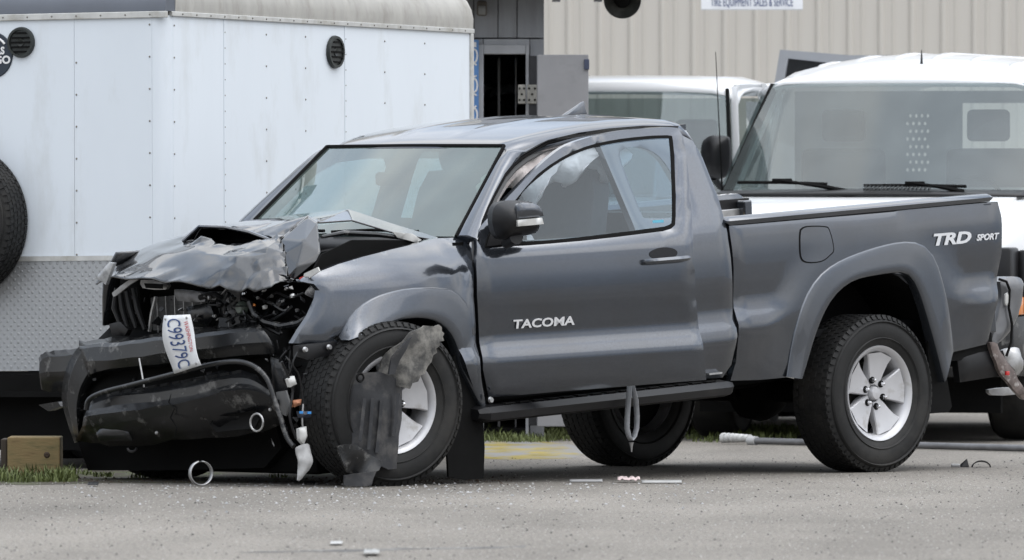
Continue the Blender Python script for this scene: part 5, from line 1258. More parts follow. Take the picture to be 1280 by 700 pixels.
for v in bm.verts:
    k = fw(v.co)
    v.co += noise.noise_vector(v.co * 9.0) * .003 * k
    if v.is_boundary and k > .5: v.co += Vector((rh.gauss(0, .005), 0, rh.gauss(0, .008)))
    if v.co.y > .15 and k > .6 and v.co.z < 1.27: v.co += Vector((rh.gauss(0, .0035), rh.gauss(0, .002), rh.gauss(0, .003)))
bmesh.ops.subdivide_edges(bm, edges=[e for e in bm.edges if (e.verts[0].co.x + e.verts[1].co.x) / 2 <= 3.35], cuts=2, use_grid_fill=True, smooth=.05)
def creases(bm, lo, val):
    lay = bm.edges.layers.float.get('crease_edge') or bm.edges.layers.float.new('crease_edge')
    for e in bm.edges:
        if len(e.link_faces) == 2:
            a = math.degrees(e.calc_face_angle(0)); e[lay] = 0 if a < lo else min(1., val * (.55 + (a - lo) / 40))
        else: e[lay] = .9
creases(bm, 9, .95)
bm.to_mesh(me); bm.free()
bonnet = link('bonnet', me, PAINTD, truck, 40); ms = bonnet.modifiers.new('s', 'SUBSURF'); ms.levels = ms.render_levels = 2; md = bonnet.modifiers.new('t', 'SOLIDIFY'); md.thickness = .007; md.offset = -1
bonnet['label'] = 'buckled grey bonnet with air scoop, folded up on one side'
# the side of the bonnet folded down along a sharp crease
fv = {k: hv[k] for k in ('F0', 'F1', 'F2', 'F3', 'F4', 'F5', 'F6', 'F7')}; mid = H(380, 303, 3.52); low = H(372, 333, 3.60)
PT = [fv[k] for k in ('F0', 'F1', 'F2', 'F3', 'F4', 'F5', 'F6', 'F7')] + [mid, low]
fo_ = MB().add([p + Vector((.006, .004, .002)) for p in PT], [(0, 1, 8), (1, 2, 8), (0, 8, 7), (7, 8, 6), (8, 2, 9), (2, 3, 9), (3, 4, 9), (8, 9, 6), (6, 9, 5), (9, 4, 5)]).build('folded_flank', PAINTD, bonnet, smooth=30)
bmf = bmesh.new(); bmf.from_mesh(fo_.data); creases(bmf, 3, 1.3); bmf.to_mesh(fo_.data); bmf.free()
ms = fo_.modifiers.new('s', 'SUBSURF'); ms.levels = ms.render_levels = 3; md = fo_.modifiers.new('t', 'SOLIDIFY'); md.thickness = .006
MB().tube([PT[7], PT[0], PT[1]], .004, 6).build('crease_edge', STEEL, bonnet)
# scoop mouth lining
lip_u = [hv[k] for k in ('U0', 'U1', 'U2', 'U3', 'U4')]; lip_w = [hv[k] for k in ('U0', 'W1', 'W2', 'W3', 'U4')]
V = lip_u + [p + Vector((-.22, 0, -.01)) for p in lip_u] + lip_w + [p + Vector((-.22, 0, -.03)) for p in lip_w]
MB().add(V, [(i, i + 1, i + 6, i + 5) for i in range(4)] + [(10 + i, 11 + i, 16 + i, 15 + i) for i in range(4)] + [(5 + i, 6 + i, 16 + i, 15 + i) for i in range(4)]).build('scoop_liner', SOOT, bonnet, smooth=None)
MB().tube([p + Vector((.004, 0, .004)) for p in [lip_u[0].lerp(lip_u[1], k / 4) for k in range(4)] + [lip_u[1].lerp(lip_u[2], .0), lip_u[1].lerp(lip_u[2], .5)] + lip_u[2:]], .008, 6).build('scoop_lip', PAINT, bonnet)
# engine bay liner: dark floor under the lifted edge
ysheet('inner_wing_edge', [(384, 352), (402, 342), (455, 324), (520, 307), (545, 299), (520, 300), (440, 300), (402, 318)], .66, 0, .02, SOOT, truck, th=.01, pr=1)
MB().tube([S(u, v, .60) for u, v in [(402, 296), (430, 291), (470, 293), (500, 297), (528, 299)]], [.008, .012, .012, .01, .006], 8).build('bonnet_strut', BLACKG, truck)
ysheet('torn_edge', [(492, 290), (512, 292), (528, 300), (515, 303), (498, 297)], .66, .01, .01, WHITEP, truck, th=.006, pr=1, wob=.03)
MB().tube([S(u, v, .5) for u, v in [(400, 315), (440, 306), (480, 306), (520, 302)]], .008, 8).build('bay_hose', BLACK, truck)
MB().box(2.80, 3.45, .38, .58, .86, 1.12).build('battery', mat('battery_case', (.03, .03, .032), .45), truck, bevel=.02)

# ---- radiator support and pieces behind the grille opening
XR = 3.48
xsheet('radiator', [(188, 372), (300, 362), (300, 415), (192, 421)], XR, .0, .02, mat('radiator_grey', (.10, .10, .10), .55, .4, var=.25, vscale=14, stretch=(1, 1, 12)), truck, th=.04, pr=1)
xsheet('support_panel', [(140, 352), (392, 356), (400, 372), (385, 412), (330, 415), (150, 425), (150, 400)], XR - .05, .0, .02, SOOT, truck, th=.03, pr=1)
xsheet('upper_crossbar', [(218, 362), (250, 366), (256, 377), (222, 376)], XR + .10, .012, .01, mat('scuffed_steel', (.20, .20, .205), .5, .5, var=.35, vscale=18), truck, th=.03, pr=2)
xsheet('crossbar_end', [(176, 350), (206, 352), (207, 362), (178, 360)], XR + .14, .01, .01, STEEL, truck, th=.02, pr=2)
xsheet('crossbar_end', [(180, 354), (203, 355), (203, 361), (182, 360)], XR + .165, .002, .01, SOOT, truck, th=.004, pr=1)
MB().tube([H(195, 371, XR + .08), H(190, 392, XR + .08), H(187, 414, XR + .08)], .010, 6).build('grille_stay', STEEL, truck)
for px in ([(150, 362), (153, 385), (160, 412)], [(158, 360), (163, 385), (170, 410)], [(167, 360), (172, 386), (181, 412)], [(146, 360), (143, 385), (150, 405)]):
    MB().tube([H(u, v, XR + .1) for u, v in px], [.012, .015, .010], 8).build('grille_rib', BLACK, truck)
xsheet('torn_trim', [(140, 366), (158, 352), (172, 345), (173, 349), (162, 356), (150, 366), (142, 371)], XR + .20, .01, .01, mat('scuffed_grey_strip', (.30, .30, .30), .45, .3, var=.3, vscale=20), truck, th=.01, pr=2)
xsheet('side_bracket', [(136, 405), (150, 402), (160, 412), (156, 420), (140, 419)], XR + .12, .01, .01, BLACK, truck, th=.03, pr=1)
rnd = random.Random(11)
xsheet('torn_headlamp', [(118, 349), (136, 328), (142, 329), (136, 345), (132, 356), (124, 350)], 3.70, .01, .01, mat('cloudy_lens', (.40, .41, .42), .25, .3, var=.4, vscale=25), truck, th=.02, pr=1)
# left headlamp cavity with hoses and small broken bits
cav = xsheet('headlamp_cavity', [(303, 360), (330, 352), (360, 352), (392, 356), (401, 364), (397, 385), (384, 405), (360, 412), (325, 405), (305, 385)], 3.55, -.10, .03, SOOT, truck, th=.02)
MB().tube([H(u, v, 3.64) for u, v in [(312, 377), (318, 392), (332, 403), (352, 408), (374, 404), (392, 393)]], .017, 8).build('headlamp_rim', BLACKG, truck)
MB().tube([H(u, v, 3.62) for u, v in [(398, 366), (396, 382), (388, 398), (376, 408)]], .009, 8).build('headlamp_rim', BLACK, truck)
o = MB().lathe([(.001, .03), (.02, .032), (.030, .02), (.033, 0)], 16, 'x').build('reservoir_cap', mat('green_grey_cap', (.10, .12, .10), .4), truck, M=Matrix.Translation(H(304, 385, 3.62)))
for (u, v, r_, m_) in ((306, 366, .010, CHROME), (322, 372, .008, STEEL), (331, 384, .012, WHITEP), (340, 370, .010, BLACKG), (352, 378, .022, BLACKG), (366, 370, .012, STEEL), (372, 388, .010, BLACKG), (318, 381, .007, ORANGE), (358, 361, .009, STEEL), (345, 391, .013, BLACKG), (290, 372, .018, BLACKG), (276, 380, .022, BLACK), (262, 372, .012, STEEL), (330, 362, .011, STEEL), (284, 392, .016, BLACKG), (268, 395, .010, STEEL)):
    mb = MB(); mb.lathe([(.001, -1), (.7, -.8), (1, 0), (.75, .8), (.001, 1)], 9, 'x'); mb.v = [tuple((Vector(p) + .55 * noise.noise_vector(Vector(p) * 1.7 + Vector((u, v, 0)))) * r_) for p in mb.v]
    mb.build('broken_fitting', m_, truck, smooth=30, M=Matrix.Translation(H(u, v, 3.64)))
for px, r_ in (([(302, 372), (316, 380), (322, 395), (340, 402)], .008), ([(286, 366), (280, 384), (292, 404)], .012), ([(250, 372), (268, 368), (284, 380)], .014), ([(330, 378), (345, 366), (362, 372), (380, 366)], .006), ([(300, 398), (322, 404), (350, 418)], .010)):
    MB().tube(smoothline([tuple(H(u, v, 3.63)) for u, v in px], 4), r_, 7).build('hose', BLACK, truck)
xsheet('white_shard', [(380, 342), (397, 334), (399, 339), (386, 348), (379, 348)], 3.66, .004, .01, WHITEP, truck, th=.008, pr=1)
xsheet('red_shard', [(374, 347), (380, 345), (380, 350), (374, 352)], 3.66, .003, .01, RED, truck, th=.006, pr=1)

# ---- bumper: upper bar, hanging lower valance
XBp = 3.74
def band(name, rows, m, par, th=.05, k=4, jit=.0, ang=24, seed=1, chip=0.):
    """hard-edged moulding: rows of (u, v, X) from top to bottom, smooth along each row, creased between rows"""
    rn = random.Random(seed); RW = []
    for r in rows:
        P = [tuple(H(u, v, X)) for u, v, X in r]; RW.append([Vector(q) for q in smoothline(P, k)])
    n = len(RW[0]); V = []; F = []
    for a, r in enumerate(RW):
        for b, q in enumerate(r):
            d = noise.noise_vector(q * 7 + Vector((seed, 0, 0))) * jit
            if a in (0, len(RW) - 1): d = d + Vector((0, 0, rn.gauss(0, chip)))
            V.append(q + d)
    R_ = len(RW)
    for a in range(R_ - 1):
        for b in range(n - 1): F.append((a * n + b, a * n + b + 1, (a + 1) * n + b + 1, (a + 1) * n + b))
    o = MB().add(V, F).build(name, m, par, smooth=ang); md = o.modifiers.new('t', 'SOLIDIFY'); md.thickness = th; md.offset = -1
    # make the skin face forwards so that the thickness grows inwards
    if sum(p.normal.x * p.area for p in o.data.polygons) < 0: o.data.flip_normals()
    return o
def row(px, X): return [(u, v, (X if not callable(X) else X(u))) for u, v in px]
cur = lambda off: (lambda u: XBp + off - .10 * ((u - 225) / 125.) ** 2 * .6)
band('bumper_bar', [row([(98, 427), (130, 423), (160, 420), (210, 414), (245, 411), (285, 406), (324, 402)], cur(-.06)),
                    row([(99, 432), (130, 429), (160, 426), (210, 420.5), (245, 417.5), (285, 412.5), (327, 409)], cur(.045)),
                    row([(101, 436), (131, 433), (161, 430), (211, 424.5), (246, 421.5), (286, 417), (330, 414)], cur(.06)),
                    row([(104, 452), (134, 449), (164, 446), (212, 440), (249, 436), (290, 431), (338, 428)], cur(.07)),
                    row([(110, 470), (132, 462), (162, 458), (213, 453), (250, 449), (291, 445), (344, 442)], cur(.05)),
                    row([(113, 479), (132, 468), (161, 464), (212, 459), (250, 455), (290, 451), (344, 448)], cur(.0))], BLACKG, truck, .02, 3, .010, 14, 2, .004)
band('bumper_leg', [row([(101, 430), (88, 446), (79, 478), (80, 516), (94, 553)], XBp - .09), row([(106, 436), (95, 452), (86, 480), (86, 515), (97, 553)], XBp - .01), row([(120, 455), (108, 470), (98, 492), (95, 520), (99, 553)], XBp + .0), row([(131, 468), (115, 480), (108, 500), (103, 526), (101, 553)], XBp - .04)], BLACKG, truck, .02, 4, .006, 22, 4)
band('bumper_end', [row([(49, 448), (57, 440), (80, 437.5), (104, 433)], XBp - .20), row([(50, 453), (58, 446), (82, 444), (106, 440)], XBp - .10), row([(49, 468), (58, 466), (82, 464), (106, 462)], XBp - .09), row([(52, 486), (62, 490), (84, 490), (100, 488)], XBp - .13)], BLACKG, truck, .02, 4, .008, 22, 5, .002)
vx = lambda off: (lambda u: XBp + .09 + off - .06 * ((u - 215) / 120.) ** 2)
val = band('lower_valance', [row([(112, 503), (134, 492), (175, 487), (240, 474), (290, 462), (322, 468), (340, 482)], vx(-.03)),
                    row([(112, 508), (134, 499), (175, 494), (240, 484), (290, 472), (320, 477), (341, 490)], vx(.03)),
                    row([(108, 515), (131, 509), (175, 504), (240, 494), (291, 480), (321, 483), (343, 494)], vx(.035)),
                    row([(106, 522), (130, 517), (175, 511), (240, 501), (292, 487), (322, 489), (345, 499)], vx(.10)),
                    row([(103, 532), (128, 530), (175, 524), (240, 514), (295, 501), (325, 502), (349, 509)], vx(.085)),
                    row([(96, 551), (125, 554), (168, 557), (240, 550), (298, 543), (330, 540), (353, 528)], vx(.02))], BLACKG, truck, .02, 3, .012, 12, 7, .006)
# moulded slots, clips and a crack across the valance
for k in range(11):
    u0 = 140 + k * 15; v0 = 489.5 - k * 2.6; xx = vx(.02)(u0)
    MB().prism([H(u0, v0 + 1, xx + .02), H(u0 + 9, v0 - .8, xx + .02), H(u0 + 9, v0 + 2.6, xx + .028), H(u0, v0 + 4.4, xx + .028)], (-.012, 0, 0)).build('moulded_slot', SOOT, val, smooth=None)
for (u0, v0) in ((196, 541), (338, 512)):
    MB().lathe([(.001, .007), (.007, .006), (.009, 0)], 8, 'x').build('push_clip', STEEL, val, M=Matrix.Translation(H(u0, v0, vx(.075)(u0))))
MB().tube([H(u, v, vx(.098)(u) + .004) for u, v in [(214, 492), (211, 503), (218, 511), (213, 522), (221, 534), (219, 548)]], [.001, .004, .003, .004, .003, .001], 5).build('crack', SOOT, val)
xsheet('fog_recess', [(120, 541), (127, 533), (158, 530), (167, 538), (165, 551), (124, 552)], XBp + .115, .02, .006, BLACKG, val, th=.03, step=.015, pr=1)
xsheet('fog_recess', [(262, 530), (268, 521), (318, 513), (324, 524), (318, 535), (270, 540)], XBp + .135, -.02, .006, SOOT, val, th=.01, step=.015, pr=1)
MB().tube([H(321 + 8 * math.cos(a), 528 + 11 * math.sin(a), XBp + .19) for a in np.linspace(0, 2 * math.pi, 17)], .005, 6).build('fog_lamp_ring', STEEL, val)
MB().tube([H(165 + 5.5 * math.cos(a), 560 - 4.5 * math.sin(a), XBp + .15) for a in np.linspace(math.pi, 2 * math.pi, 9)], .006, 6).build('tow_loop', BLACK, val)
MB().tube(smoothline([tuple(H(u, v, XBp + .15)) for u, v in [(108, 512), (112, 499), (130, 490), (165, 481), (215, 468), (262, 456), (296, 452), (318, 458), (334, 474), (342, 496), (350, 520), (358, 545), (367, 558)]], 4), .013, 8).build('rubber_strip', BLACKG, truck, smooth=60)
MB().tube([H(174, 448, XBp + .10), H(178, 470, XBp + .12), H(180, 484, XBp + .13)], .004, 6).build('loose_wire', STEEL, truck)
xsheet('crash_beam', [(112, 470), (180, 452), (250, 442), (330, 432), (340, 470), (330, 520), (140, 545), (110, 530)], XBp - .08, .0, .02, SOOT, truck, th=.04, pr=1)
xsheet('undertray', [(96, 548), (345, 532), (352, 560), (330, 585), (200, 588), (110, 588)], XBp - .18, .0, .02, SOOT, truck, th=.25, pr=1)
MB().box(2.9, 3.5, -.70, .55, .26, .50).build('crossmember', SOOT, truck, bevel=.03)
xsheet('bumper_side_tab', [(48, 506), (72, 502), (76, 508), (60, 514)], XBp - .1, .01, .01, BLACKG, truck, th=.05, pr=1)
# end cap of the bumper by the wheel
xsheet('bumper_corner', [(338, 446), (352, 452), (360, 475), (356, 500), (346, 505), (340, 480)], XBp - .02, .02, .02, BLACKG, truck, th=.06)
xsheet('bracket_plate', [(345, 490), (357, 488), (362, 505), (357, 520), (348, 515)], XBp + .10, .005, .01, mat('dull_grey_bracket', (.13, .13, .13), .5, .3), truck, th=.01, pr=1)
ysheet('wing_bracket', [(372, 432), (408, 428), (442, 423), (440, 434), (424, 443), (402, 446), (384, 450), (372, 446)], .80, .01, .02, BLACK, truck, th=.03, pr=1)
for (u, v) in ((381, 437), (411, 434)): MB().lathe([(.001, .012), (.010, .012), (.014, 0)], 10, 'y').build('bolt', STEEL, truck, M=Matrix.Translation(S(u, v, .82)))
# small things dangling in front of the wheel
for px, r_, m_ in (([(372, 440), (366, 455), (374, 470), (379, 500), (380, 520)], .004, BLACK), ([(352, 452), (360, 470), (366, 490), (362, 520), (370, 548)], .006, BLACK), ([(379, 505), (378, 530), (382, 545)], .004, STEEL)):
    MB().tube(smoothline([tuple(S(u, v, .82)) for u, v in px], 4), r_, 6).build('loose_wire', m_, truck)
for (px, m_, nm) in (([(360, 474), (368, 470), (371, 480), (363, 484)], WHITEP, 'white_connector'), ([(366, 501), (377, 499), (376, 506), (368, 509)], mat('copper_fitting', (.30, .13, .07), .5, .5), 'copper_fitting'), ([(374, 514), (390, 514), (388, 522), (376, 522)], mat('blue_black_connector', (.03, .035, .05), .4), 'connector'), ([(374, 536), (383, 533), (384, 545), (380, 556), (375, 550)], WHITEP, 'white_connector')):
    ysheet(nm, px, .83, .02, .012, m_, truck, th=.02, step=.012, pr=1)
for (u, v) in ((377, 515.5), (387, 516)): ysheet('blue_clip', [(u - 2, v - 1.5), (u + 2, v - 1.5), (u + 2, v + 1.5), (u - 2, v + 1.5)], .855, .003, .01, mat('clip_blue', (.03, .22, .55), .4), truck, th=.006, step=.01, pr=1)
ysheet('hanging_lamp_shard', [(371, 560), (380, 555), (388, 556), (389, 567), (385, 588), (378, 599), (372, 600), (374, 585)], .84, .02, .02, mat('grey_white_shard', (.34, .34, .34), .4, var=.25, vscale=25), truck, th=.008, step=.015, pr=2, wob=.03)

# ---- splintered plastic, bent tabs and tangled wiring
rs = random.Random(33)
def shard(u, v, X, s, m, name='broken_shard'):
    c = H(u, v, X); a = rs.uniform(0, 6.28); n = rs.randint(3, 5); q = Matrix.Rotation(rs.uniform(-1.2, 1.2), 3, 'Z') @ Matrix.Rotation(rs.uniform(-1.2, 1.2), 3, 'Y')
    P = [c + q @ Vector((0, s * rs.uniform(.4, 1.3) * math.cos(a + 6.28 * k / n), s * rs.uniform(.4, 1.3) * math.sin(a + 6.28 * k / n))) for k in range(n)]
    MB().prism(P, q @ Vector((-.004, 0, 0))).build(name, m, truck, smooth=None)
for _ in range(34):
    u = rs.uniform(150, 395); v = rs.uniform(358, 408); shard(u, v, 3.60 + rs.uniform(-.06, .08), rs.uniform(.010, .034), rs.choice([BLACK, BLACKG, BLACKG, SOOT, STEEL, MATS['scuffed_steel'], BLACK]))
for _ in range(22):
    u = rs.uniform(335, 392); v = rs.uniform(412, 560); shard(u, v, 3.66 + rs.uniform(-.08, .06), rs.uniform(.008, .026), rs.choice([BLACK, BLACKG, BLACKG, SOOT, STEEL, BLACK]))
for _ in range(12):
    u = rs.uniform(105, 340); v = 470 - (u - 105) * .09 + rs.uniform(-4, 12); shard(u, v, XBp + .03, rs.uniform(.010, .024), rs.choice([BLACK, BLACKG, STEEL]))
for _ in range(9):
    u = rs.uniform(300, 372); shard(u, rs.uniform(344, 360), 3.70, rs.uniform(.012, .03), PAINTD)
for _ in range(16):
    u, v = rs.uniform(255, 390), rs.uniform(360, 410); P = []
    for k in range(4): P.append(tuple(H(u, v, 3.62 + rs.uniform(-.03, .05)))); u += rs.uniform(-22, 22); v += rs.uniform(-6, 14)
    MB().tube(smoothline(P, 4), rs.choice([.003, .0045, .007]), 6).build('loose_wire', rs.choice([BLACK, BLACK, BLACKG, STEEL]), truck)
for _ in range(9):
    u, v = rs.uniform(340, 385), rs.uniform(425, 480); P = []
    for k in range(5): P.append(tuple(H(u, v, 3.70 + rs.uniform(-.04, .04)))); u += rs.uniform(-10, 10); v += rs.uniform(8, 24)
    MB().tube(smoothline(P, 4), rs.choice([.003, .004, .006]), 6).build('loose_wire', rs.choice([BLACK, BLACK, BLACKG]), truck)
# radiator fins and condenser pipe
for k in range(9):
    a, b = H(196 + k * 11, 371 - k * .8, XR + .012), H(198 + k * 11, 420 - k * .7, XR + .012); MB().tube([a, b], .003, 5).build('radiator_fin', STEEL, truck)
xsheet('grey_duct', [(232, 384), (262, 378), (268, 396), (258, 410), (236, 408)], XR + .06, .02, .015, BLACKG, truck, th=.04, pr=1)

# ---- number plate, hanging sideways
pl = [H(u, v, XBp + .20) for u, v in ((205.5, 394.5), (238, 393), (257, 456), (219, 467))]
V = []; F = []; n1, n2 = 4, 12
def plp(s, t):
    a = pl[0].lerp(pl[1], s); b = pl[3].lerp(pl[2], s); p = a.lerp(b, t); return p + Vector((.03 * math.sin(t * 2.6) + .012 * math.sin(s * 3 + t * 5), 0, 0))
for i in range(n1 + 1):
    for j in range(n2 + 1): V.append(plp(i / n1, j / n2))
for i in range(n1):
    for j in range(n2): q = i * (n2 + 1) + j; F.append((q, q + 1, q + n2 + 2, q + n2 + 1))
plate = MB().add(V, F).build('number_plate', mat('plate_white', (.62, .63, .64), .4, var=.08, vscale=12), truck, smooth=60); md = plate.modifiers.new('t', 'SOLIDIFY'); md.thickness = .004; md.offset = 0
def plate_text(s, s_mid, t0, t1, hgt, m, name, sx_=1.):
    """text runs down the plate; letter tops point to the plate's top edge (now on the right)"""
    o = text(name, s, 1.0, Matrix.Identity(4), m, truck, ext=.0); me = o.data
    xs = [v.co.x for v in me.vertices]; ys = [v.co.y for v in me.vertices]; x0, x1, y0, y1 = min(xs), max(xs), min(ys), max(ys)
    for v in me.vertices:
        t = t0 + (t1 - t0) * (v.co.x - x0) / (x1 - x0); s_ = s_mid + hgt * ((v.co.y - y0) / (y1 - y0) - .5)
        v.co = plp(s_, t) + Vector((.006, 0, 0))
    o.parent = plate; return o
plate_text('C99379C', .44, .06, .95, .46, mat('plate_blue', (.02, .05, .16), .5), 'lettering')
plate_text('WASHINGTON', .84, .12, .70, .14, mat('plate_red', (.45, .04, .05), .5), 'lettering')
plate_text('EVERGREEN STATE', .10, .22, .80, .08, MATS['plate_blue'], 'lettering') if False else None
for s, t in ((.88, .06), (.88, .94), (.1, .06)): MB().lathe([(.001, .003), (.006, .002), (.007, 0)], 10, 'x').build('screw', STEEL, plate, M=Matrix.Translation(plp(s, t) + Vector((.003, 0, 0))))

# ---- torn wheel-arch liner draped over the front wheel
def wsheet(name, px, off, m, wob=.02, pr=2, step=.025, th=.012, par=None, bend=0., curl=0.):
    M = LEVEL @ Matrix.Translation((hub.x, .825, .385)) @ Matrix.Rotation(R(-11), 4, 'Z'); L2 = TKI @ M
    P = [frame_px(M, u, v, 1, off) for u, v in px]; Q = [(p.x, p.z) for p in P]
    if pr > 1: Q = smoothline(Q + [Q[0]], pr)[:-1]
    cx = sum(q[0] for q in Q) / len(Q)
    o = sheet(name, Q, lambda a, b, d: (L2 @ Vector((a, off + wob * noise.noise(Vector((a * 9, b * 9, off * 30))) + bend * b - curl * (a - cx) ** 2, b))), L2.to_3x3() @ Vector((0, -th, 0)), m, truck if par is None else par, step=step, back=True, smooth=45)
    return o
wsheet('torn_liner', [(484, 470), (488, 458), (489, 447), (497, 436), (507, 427), (515, 415), (527, 410), (531, 407), (545, 408), (552, 406), (557, 409), (557, 414), (562, 417), (558, 421), (561, 426), (552, 427), (553, 432), (547, 436), (549, 441), (543, 444), (541, 452), (535, 458), (531, 467), (526, 469), (523, 477), (517, 479), (515, 486), (500, 482)], .20, LINER, .012, 1, .018, curl=2.2)
wsheet('liner_fold', [(486, 468), (490, 447), (502, 432), (514, 421), (508, 436), (500, 450), (494, 468)], .222, LINERD, .01, 1, .02)
wsheet('torn_liner', [(444, 476), (447, 469), (458, 466), (476, 465), (488, 470), (500, 474), (515, 480), (516, 493), (514, 524), (505, 545), (501, 586), (487, 587), (462, 577), (437, 556), (439, 520)], .185, LINERD, .008, 1, .022, curl=3.4)
for px in ([(456, 498), (453, 525), (450, 552)], [(466, 498), (464, 525), (461, 562)], [(477, 500), (475, 530), (471, 566)], [(498, 492), (496, 515), (492, 545)]):
    M = LEVEL @ Matrix.Translation((hub.x, .825, .385)) @ Matrix.Rotation(R(-11), 4, 'Z'); L2 = TKI @ M
    P = [L2 @ (frame_px(M, u, v, 1, .19)) for u, v in px]; MB().tube(P, .011, 4).build('liner_rib', LINERD, truck, smooth=None)
wsheet('liner_pocket', [(423, 558), (432, 555), (446, 557), (462, 566), (477, 576), (474, 588), (455, 592), (435, 590), (427, 575)], .215, BLACKG, .04, 2, .02)
wsheet('liner_flap', [(431, 594), (452, 591), (471, 589), (466, 600), (464, 607), (447, 608), (431, 607)], .23, LINERD, .015, 1, .02)
MB().lathe([(.012, .004), (.02, .008), (.024, 0)], 14, 'y').build('liner_grommet', SOOT, truck, M=L2 @ Matrix.Translation(frame_px(M, 450, 472, 1, .195)))

# ================================================================== THINGS LYING ON THE GROUND
# ring standing on edge
q = G(251, 608); r_ = 15.5 / (FPX / q.y)
ring_ = MB(); P = [(r_ * math.cos(a), .0, r_ + .004 + r_ * math.sin(a)) for a in np.linspace(1.75, 1.75 + 6.0, 40)]
V = []; F = []
for (x, y, z) in P:
    V += [(x, y - .014, z), (x, y + .014, z)]
for i in range(len(P) - 1): F.append((2 * i, 2 * i + 1, 2 * i + 3, 2 * i + 2))
o = MB().add(V, F).build('metal_ring', STEEL, None, smooth=60); md = o.modifiers.new('t', 'SOLIDIFY'); md.thickness = .005
o.location = (q.x, q.y, 0); o.rotation_euler = (0, 0, R(25)); tag(o, 'split metal ring standing on edge below the hanging bumper', 'ring')
# steel pole with lumpy wrapped end
a, b = G(938, 556), G(1330, 567)
pole = empty('steel_pole', Matrix.Translation((a.x, a.y, 0)), 'long grey pole with a wrapped lumpy end lying behind the rear wheel', 'pole')
d_ = b - a
MB().tube([(0, 0, .022), tuple(d_ * .5 + Vector((0, 0, .022))), tuple(d_ + Vector((0, 0, .022)))], .019, 10).build('shaft', mat('dull_pole', (.16, .16, .165), .5, .5, var=.25, vscale=12), pole)
mb = MB(); dn = d_.normalized(); P = []; rr = []
for i in range(34):
    t = i / 33; P.append(tuple(-dn * (.235 * (1 - t)) + Vector((0, 0, .033 + .003 * math.sin(i * 1.2))))); rr.append(.016 + .014 * (1 - t * .6) * abs(math.sin(i * .62)))
mb.tube(P, rr, 10); mb.build('wrapped_end', mat('pale_wrap', (.50, .50, .49), .6, var=.2, vscale=25), pole, smooth=60)
MB().tube([tuple(dn * -.01 + Vector((0, 0, .022))), tuple(dn * .05 + Vector((0, 0, .022)))], .026, 10).build('collar', mat('pale_collar', (.42, .42, .42), .5), pole)
q = W(925, 561, a.y); 
# black trim scrap
q = G(1214, 584)
scr = empty('trim_scrap', Matrix.Translation(q), 'small curled black trim scrap behind the rear wheel', 'debris')
V = []; F = []
for i in range(13):
    t = math.pi * i / 12; V += [(.05 + .048 * math.cos(t), -.02, .035 * math.sin(t)), (.05 + .048 * math.cos(t), .03, .030 * math.sin(t))]
for i in range(12): F.append((2 * i, 2 * i + 1, 2 * i + 3, 2 * i + 2))
o = MB().add(V, F).build('curl', BLACK, scr, smooth=60); md = o.modifiers.new('t', 'SOLIDIFY'); md.thickness = .005
MB().add([(-.05, 0, 0), (-.01, .01, 0), (-.02, .02, .04), (-.06, .015, .005)], [(0, 1, 2, 3)]).build('splinter', BLACK, scr, smooth=None).modifiers.new('t', 'SOLIDIFY').thickness = .006
MB().box(-.10, -.055, -.01, .03, .0, .016).build('chip', STEEL, scr, smooth=None, bevel=.004)
# pale strips and crumpled paper
def lying(name, u0, u1, v, hpx, m, label, cat, wob=0., dep=.12):
    a, b = G(u0, v), G(u1, v); s0 = FPX / a.y; n = 10; V = []; F = []
    for i in range(n + 1):
        t = i / n; z = hpx / s0
        for j in range(4): V.append(((b.x - a.x) * t, dep * j / 3 - dep / 2, .003 + z * (.25 + .75 * j / 3) + wob * (.5 + .5 * noise.noise(Vector((t * 7, j * 2.3, u0))))))
    for i in range(n):
        for j in range(3): q = i * 4 + j; F.append((q, q + 1, q + 5, q + 4))
    o = MB().add(V, F).build(name, m, None, smooth=30); o.location = (a.x, a.y, 0); md = o.modifiers.new('t', 'SOLIDIFY'); md.thickness = .003
    tag(o, label, cat); return o
PALE = mat('pale_plastic', (.40, .40, .39), .5, var=.15, vscale=20)
lying('trim_strip', 802, 852, 604, 3.0, PALE, 'pale flat strip on the asphalt beside the crumpled pink scrap', 'debris', 0, .1)
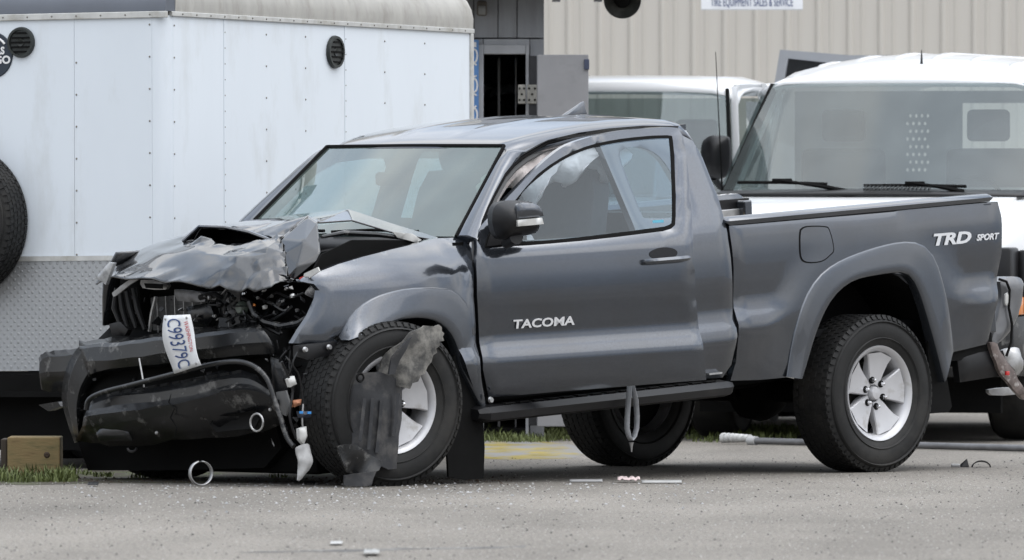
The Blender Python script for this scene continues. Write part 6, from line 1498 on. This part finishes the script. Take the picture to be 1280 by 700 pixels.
lying('trim_strip', 712, 753, 602.5, 2.6, mat('grey_strip_plastic', (.36, .36, .36), .5), 'grey flat strip on the asphalt under the open door', 'debris', 0, .1)
lying('paper_scrap', 772, 800, 603, 3.5, mat('pinkish_paper', (.58, .47, .46), .8, var=.2, vscale=25), 'crumpled pink paper scrap on the asphalt below the seat belt', 'debris', .02, .12)
lying('plastic_chip', 413, 428, 681, 1.0, PALE, 'thin pale chip lying alone on the open asphalt', 'debris', .004, .2)
lying('plastic_chip', 455, 474, 694, 2.0, mat('grey_chip', (.30, .30, .29), .5, var=.2, vscale=20), 'jagged grey chip lying on a dark crack in the asphalt', 'debris', .012, .25)
lying('rubber_chip', 110, 123, 608, 4, BLACK, 'small black rubber chip by the dark soil strip', 'debris', .006, .08)
lying('rubber_chip', 380, 394, 606, 3, SOOT, 'small black chip under the hanging lamp shard', 'debris', .006, .08)
rn = random.Random(5); mb = MB()
for _ in range(420):
    u, v = rn.choice([rn.uniform(90, 900), rn.gauss(470, 110)]), 605 + abs(rn.gauss(0, 16)); q = G(u, v); s0 = rn.uniform(.003, .011); an = rn.uniform(0, 6.28)
    mb.add([(q.x + s0 * math.cos(an + k * 2.1), q.y + 2 * s0 * math.sin(an + k * 2.1), .002) for k in range(3)] + [(q.x, q.y, .002 + s0 * rn.uniform(.3, 1.))], [(0, 1, 2), (0, 1, 3), (1, 2, 3), (2, 0, 3)])
o = mb.build('crash_debris', mat('mixed_debris', (.30, .30, .30), .4, var=.7, vscale=3), None, smooth=None); tag(o, 'fine scattered crash fragments on the asphalt', None, None, 'stuff')
# tool on the ground beyond the sill
q = G(985, 527); o = empty('floor_jack', Matrix.Translation(q), 'small black and steel trolley jack standing behind the rear wheel', 'jack')
MB().box(-.12, .12, -.08, .08, .03, .07).build('frame', BLACK, o, bevel=.01); MB().tube([(.05, 0, .06), (.28, 0, .08)], .012, 8).build('handle', STEEL, o)
for x_ in (-.09, .09): MB().lathe([(.001, -.09), (.03, -.09), (.03, .09), (.001, .09)], 14, 'y').build('castor', STEEL, o, M=Matrix.Translation((x_, 0, .03)))
